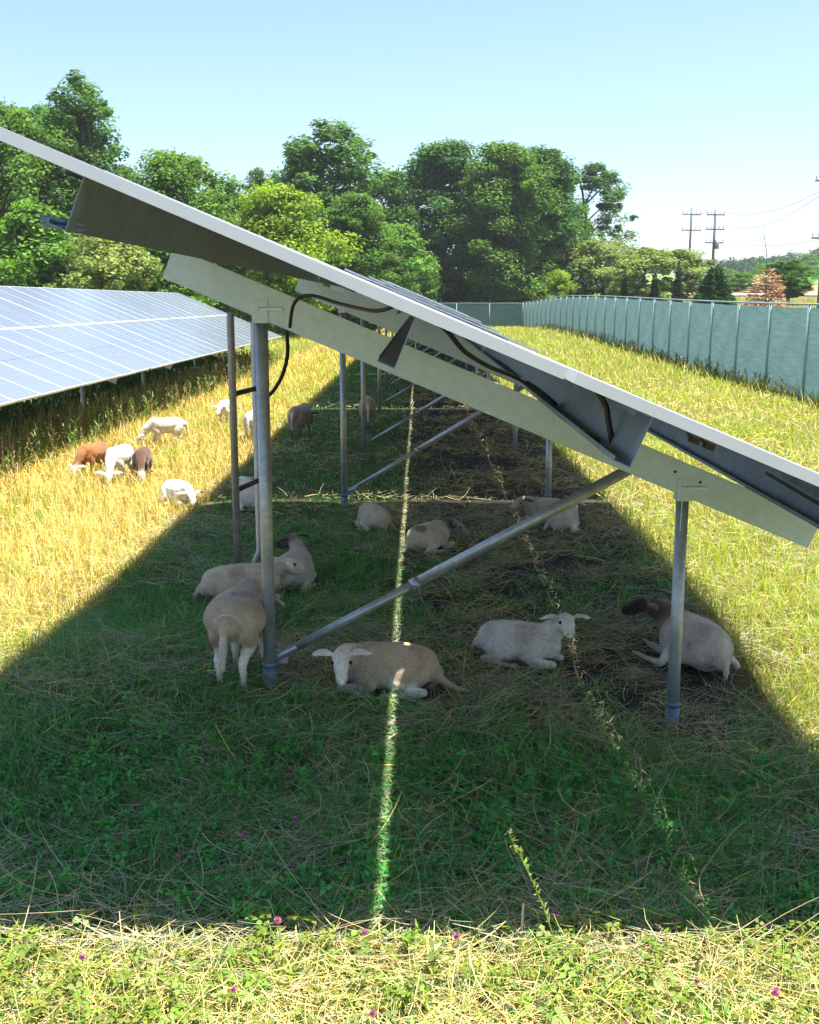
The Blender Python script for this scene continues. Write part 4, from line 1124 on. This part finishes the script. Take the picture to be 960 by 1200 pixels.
# the wood behind reads as one mass
def wood_mass():
    r = np.random.default_rng(55); cs, rs = [], []
    for i in range(420):
        px = r.uniform(-60, 660); Y = r.uniform(122, 134); x = (px-492)/F_*Y
        lim = np.interp(px, [-60, 0, 200, 255, 330, 480, 640, 660], [13, 13, 10, 8, 9, 10, 10, 4])
        cs.append((x, Y, r.uniform(.5, lim))); rs.append(r.uniform(1.2, 2.0))
    for i in range(150):
        px = r.uniform(-60, 240); Y = r.uniform(88, 98); x = (px-492)/F_*Y
        cs.append((x, Y, r.uniform(.3, 7.5))); rs.append(r.uniform(1.2, 1.9))
    V, Q, C = leaf_cloud(np.array(cs), np.array(rs), 70, .34, (.042,.09,.026), 56)
    return np_mesh('woodland', V, Q, M_LEAF, C)
tag(link('woodland', wood_mass()), 'dark woodland filling the depth behind the single trees', 'woodland', kind='stuff')

def hill_wood():
    r = np.random.default_rng(77); cs, rs = [], []
    for i in range(900):
        px = r.uniform(800, 1010); Y = r.uniform(415, 470); x = (px-492)/F_*Y
        base = gz(x, 410)
        hgt = np.interp(px, [800, 850, 900, 930, 960, 1010], [4.5, 5, 6.5, 8, 11, 12])
        cs.append((x, Y, base + r.uniform(-1, 1)*hgt*.5 + hgt*.5)); rs.append(r.uniform(1.6, 3))
    V, Q, C = leaf_cloud(np.array(cs), np.array(rs), 26, .8, (.05,.10,.045), 78)
    return np_mesh('hilltop_wood', V, Q, M_LEAF, C)
tag(link('hilltop_wood', hill_wood()), 'far hazy wood along the hilltop at the right', 'far wood', kind='stuff')
for (px, yt, wpx, Y, lab) in [(700, 312, 60, 150, 'middle-distance bush behind the olive bush'), (838, 312, 60, 190, 'middle-distance bush behind the green conifer'), (868, 318, 40, 170, 'middle-distance bush left of the rusty conifer'), (944, 296, 34, 330, 'small dark field tree near the hilltop at the right edge')]:
    x, zt = at_px(px, yt, Y); tree('bush1', x, Y, zt, wpx/F_*Y, lab, 'bushes and trees beyond the right fence', name='bush', cat='bush')

# conifers
def conifer_mesh(seed, H, W, n, size, hue, droop=.35, power=.9, dead=False):
    r = np.random.default_rng(seed)
    f = 1 - np.sqrt(r.random(n)); f = np.clip(f, 0, .995)
    if dead: lv = np.round(f*16)/16 + r.normal(0, .008, n); f = np.clip(lv, .02, .99)
    env = W/2*(1-f)**power*(.82 + .3*vnoise(f*9, np.zeros(n), 1, seed))
    q = r.random(n)**.42; a = r.random(n)*6.28
    env = env*(.8 + .4*vnoise(a*2, f*14, 1, seed+3))
    rad = env*q
    P = np.stack([np.cos(a)*rad, np.sin(a)*rad, f*H*.97 + .05 + (.12*rad if dead else 0)], -1)
    c = np.asarray(hue)*(.6 + .8*r.random(n))[:, None]
    return ribbons(P, a + r.normal(0, .5, n), size*(.6 + .8*r.random(n)), r.normal(1.2 if droop > .3 else .5, .35, n), np.full(n, droop) + r.normal(0, .2, n), size*(.28 + .2*r.random(n)), 2, np.clip(c, 0, 1), roll=r.normal(0, .6, n))
def conifer(px, yt, wpx, Y, label, hue, n, size, droop, power, name, group=None, dead=False):
    x, zt = at_px(px, yt, Y); z = gz(x, Y); H = zt - z; W = wpx/F_*Y
    root = empty(name, (x, Y, z)); tag(root, label, 'tree', group)
    V, Q, C = conifer_mesh(int(px), H, W, n, size, hue, droop, power, dead)
    link('crown', np_mesh('crown', V, Q, M_NEEDLE, C), root)
    mb = MB(); mb.tube([(0,0,-.4),(0,0,H*.5),(0,0,H*.96)], [.035*H*.5, .02*H*.5, .01], 8)
    if dead:
        r = np.random.default_rng(3)
        for i in range(70):
            f = r.random()*.9; a = r.random()*6.28; l = W/2*(1-f)**.8
            mb.tube([(0,0,f*H),(math.cos(a)*l*.6, math.sin(a)*l*.6, f*H + .06*l),(math.cos(a)*l, math.sin(a)*l, f*H - .02)], [.022, .014, .006], 5)
        mb.tube([(0,0,H*.9),(-.12,0,H+.9),(-.35,.02,H+2.0),(-.38,.02,H+2.7)], [.03,.022,.012,.006], 5)
        for (z_, dx) in ((.4, .25), (.8, -.3), (1.2, .2), (1.6, -.18), (.6,.3)): mb.tube([(-.1-z_*.12,0,H+z_),(-.1-z_*.12+dx,0.1,H+z_+.3)], [.012,.004], 4)
    link('trunk', mb.mesh('trunk', M_BARK, True), root)
CGp = 'narrow conifers along the outside of the fence'
for (px, yt, wpx, lab) in [(668, 336, 9, 'narrow dark conifer nearest the fence corner'), (686, 324, 11, 'second narrow conifer from the fence corner'), (706, 326, 10, 'slightest narrow conifer in the middle of the row'),
                           (731, 316, 15, 'narrow conifer left of the two taller dark ones'), (766, 314, 19, 'broad-based narrow conifer, second from the right'), (793, 302, 19, 'tallest dark brownish conifer at the right end of the row')]:
    conifer(px, yt, wpx, 82 if px < 720 else 68, lab, (.020,.050,.022) if px < 790 else (.045,.06,.028), 3800, .16, .1, .62, 'conifer', CGp)
conifer(836, 306, 66, 74, 'bushy green conifer left of the rusty dead one', (.05,.125,.03), 9000, .30, .35, .72, 'conifer')
conifer(896, 310, 72, 70, 'rusty orange dead conifer with a bare twig leader', (.46,.27,.15), 3000, .22, .5, .62, 'dead_conifer', dead=True)

# ------------------------------------------------------------------ utility poles and wires
def pole(x, y, ztop, arms, label, arm_l=2.6):
    z = gz(x, y); root = empty('utility_pole', (x, y, z), R(8)); tag(root, label, 'utility pole', 'utility poles along the road')
    h = ztop - z; mb = MB(); mb.tube([(0,0,-1),(0,0,h*.5),(0,0,h)], [.15,.13,.10], 10); link('pole', mb.mesh('pole', M_WOOD, True), root)
    for dz in arms:
        mb = MB(); mb.box((-arm_l/2, -.2, h - dz - .06), (arm_l/2, -.08, h - dz + .06))
        a = link('crossarm', mb.mesh('crossarm', M_WOOD), root)
        for u in (-.92, -.45, .45, .92):
            mb = MB(); mb.tube([(u*arm_l/2, -.14, h-dz+.09), (u*arm_l/2, -.14, h-dz+.20), (u*arm_l/2, -.14, h-dz+.34)], [.02,.05,.035], 8)
            link('insulator', mb.mesh('insulator', M_GLASSC), a)
    mb = MB(); mb.tube([(.22,-.25,h*.56),(.22,-.25,h*.56+.9)], .22, 12); link('transformer', mb.mesh('transformer', M_GALV2, True), root) if len(arms) > 2 else None
    return root
pole(29.35, 112, 11.5, (.5, 1.9, 3.2), 'right of the two distant utility poles, with three crossarms', 1.9)
pole(30.0, 124.5, 12.7, (.7, 2.4), 'left and more distant of the two utility poles behind the bushes', 2.2)
pole(28.55, 79.5, 11.5, (.7, 4.6), 'utility pole at the right photo edge, mostly out of frame', 1.9)
def wire(a, b, sag, label):
    P = [Vector(a).lerp(Vector(b), t) - Vector((0, 0, sag*4*t*(1-t))) for t in np.linspace(0, 1, 25)]
    mb = MB(); mb.tube(P, .02, 5); tag(link('overhead_wire', mb.mesh('overhead_wire', M_WIRE, True)), label, 'wire', 'wires between the utility poles')
wire((30.2,112,11.3), (29.7,79.5,11.1), 1.1, 'upper sagging wire between the two right utility poles')
wire((30.2,112,9.9), (29.6,79.5,11.1), 1.4, 'second sagging wire between the two right utility poles')
wire((30.2,112,8.6), (29.7,79.5,7.2), .7, 'lowest sagging wire between the two right utility poles')
wire((28.5,112,11.3), (29.1,124.5,12.3), .4, 'short wire between the two distant utility poles')

# ------------------------------------------------------------------ air
mb = MB(); mb.box((-440, -140, -1.9), (930, 1520, 46))
mh, N, L = new_mat('air'); out = nd(N, 'ShaderNodeOutputMaterial'); pv = nd(N, 'ShaderNodeVolumePrincipled')
pv.inputs['Color'].default_value = (.86, .93, 1.0, 1); pv.inputs['Density'].default_value = .00026; pv.inputs['Anisotropy'].default_value = .2
L.new(pv.outputs[0], out.inputs['Volume'])
tag(link('haze', mb.mesh('haze', mh)), 'thin pale summer haze over the pasture and fields', 'haze', kind='stuff')

# ------------------------------------------------------------------ light, sky, camera
EL = 72.0
Sv = Vector((math.cos(R(EL)), .0, math.sin(R(EL)))).normalized()
sun = bpy.data.lights.new('sun', 'SUN'); sun.energy = 4.0; sun.angle = R(.53); sun.color = (1.0, .95, .86)
so = bpy.data.objects.new('sun', sun); COL.objects.link(so); so.rotation_euler = Sv.to_track_quat('Z', 'Y').to_euler(); so.location = (10, 0, 30)
w = bpy.data.worlds.new('World'); scene.world = w; w.use_nodes = True
N, L = w.node_tree.nodes, w.node_tree.links; N.clear()
out = nd(N, 'ShaderNodeOutputWorld'); bg = nd(N, 'ShaderNodeBackground'); sky = nd(N, 'ShaderNodeTexSky')
sky.sky_type = 'NISHITA'; sky.sun_disc = False; sky.sun_elevation = R(EL); sky.sun_rotation = math.atan2(Sv.x, Sv.y)
sky.air_density = 1.0; sky.dust_density = 1.0; sky.ozone_density = 3.0; sky.altitude = 200
bg.inputs['Strength'].default_value = .074
L.new(sky.outputs[0], bg.inputs['Color']); L.new(bg.outputs[0], out.inputs['Surface'])

cam = bpy.data.cameras.new('camera'); co = bpy.data.objects.new('camera', cam); COL.objects.link(co)
cam.sensor_fit = 'HORIZONTAL'; cam.sensor_width = 36; cam.lens = 36*1275/960; cam.clip_end = 4000; cam.clip_start = .05
pit = math.atan(245/1275); yaw = math.atan(12/math.hypot(1275, 245))
co.location = (0, 0, 2.4); co.rotation_euler = (math.pi/2 - pit, 0, yaw)
scene.camera = co
scene.view_settings.view_transform = 'Standard'; scene.view_settings.look = 'None'; scene.view_settings.exposure = 1.78; scene.view_settings.gamma = 1
scene.cycles.max_bounces = 8; scene.cycles.transparent_max_bounces = 12
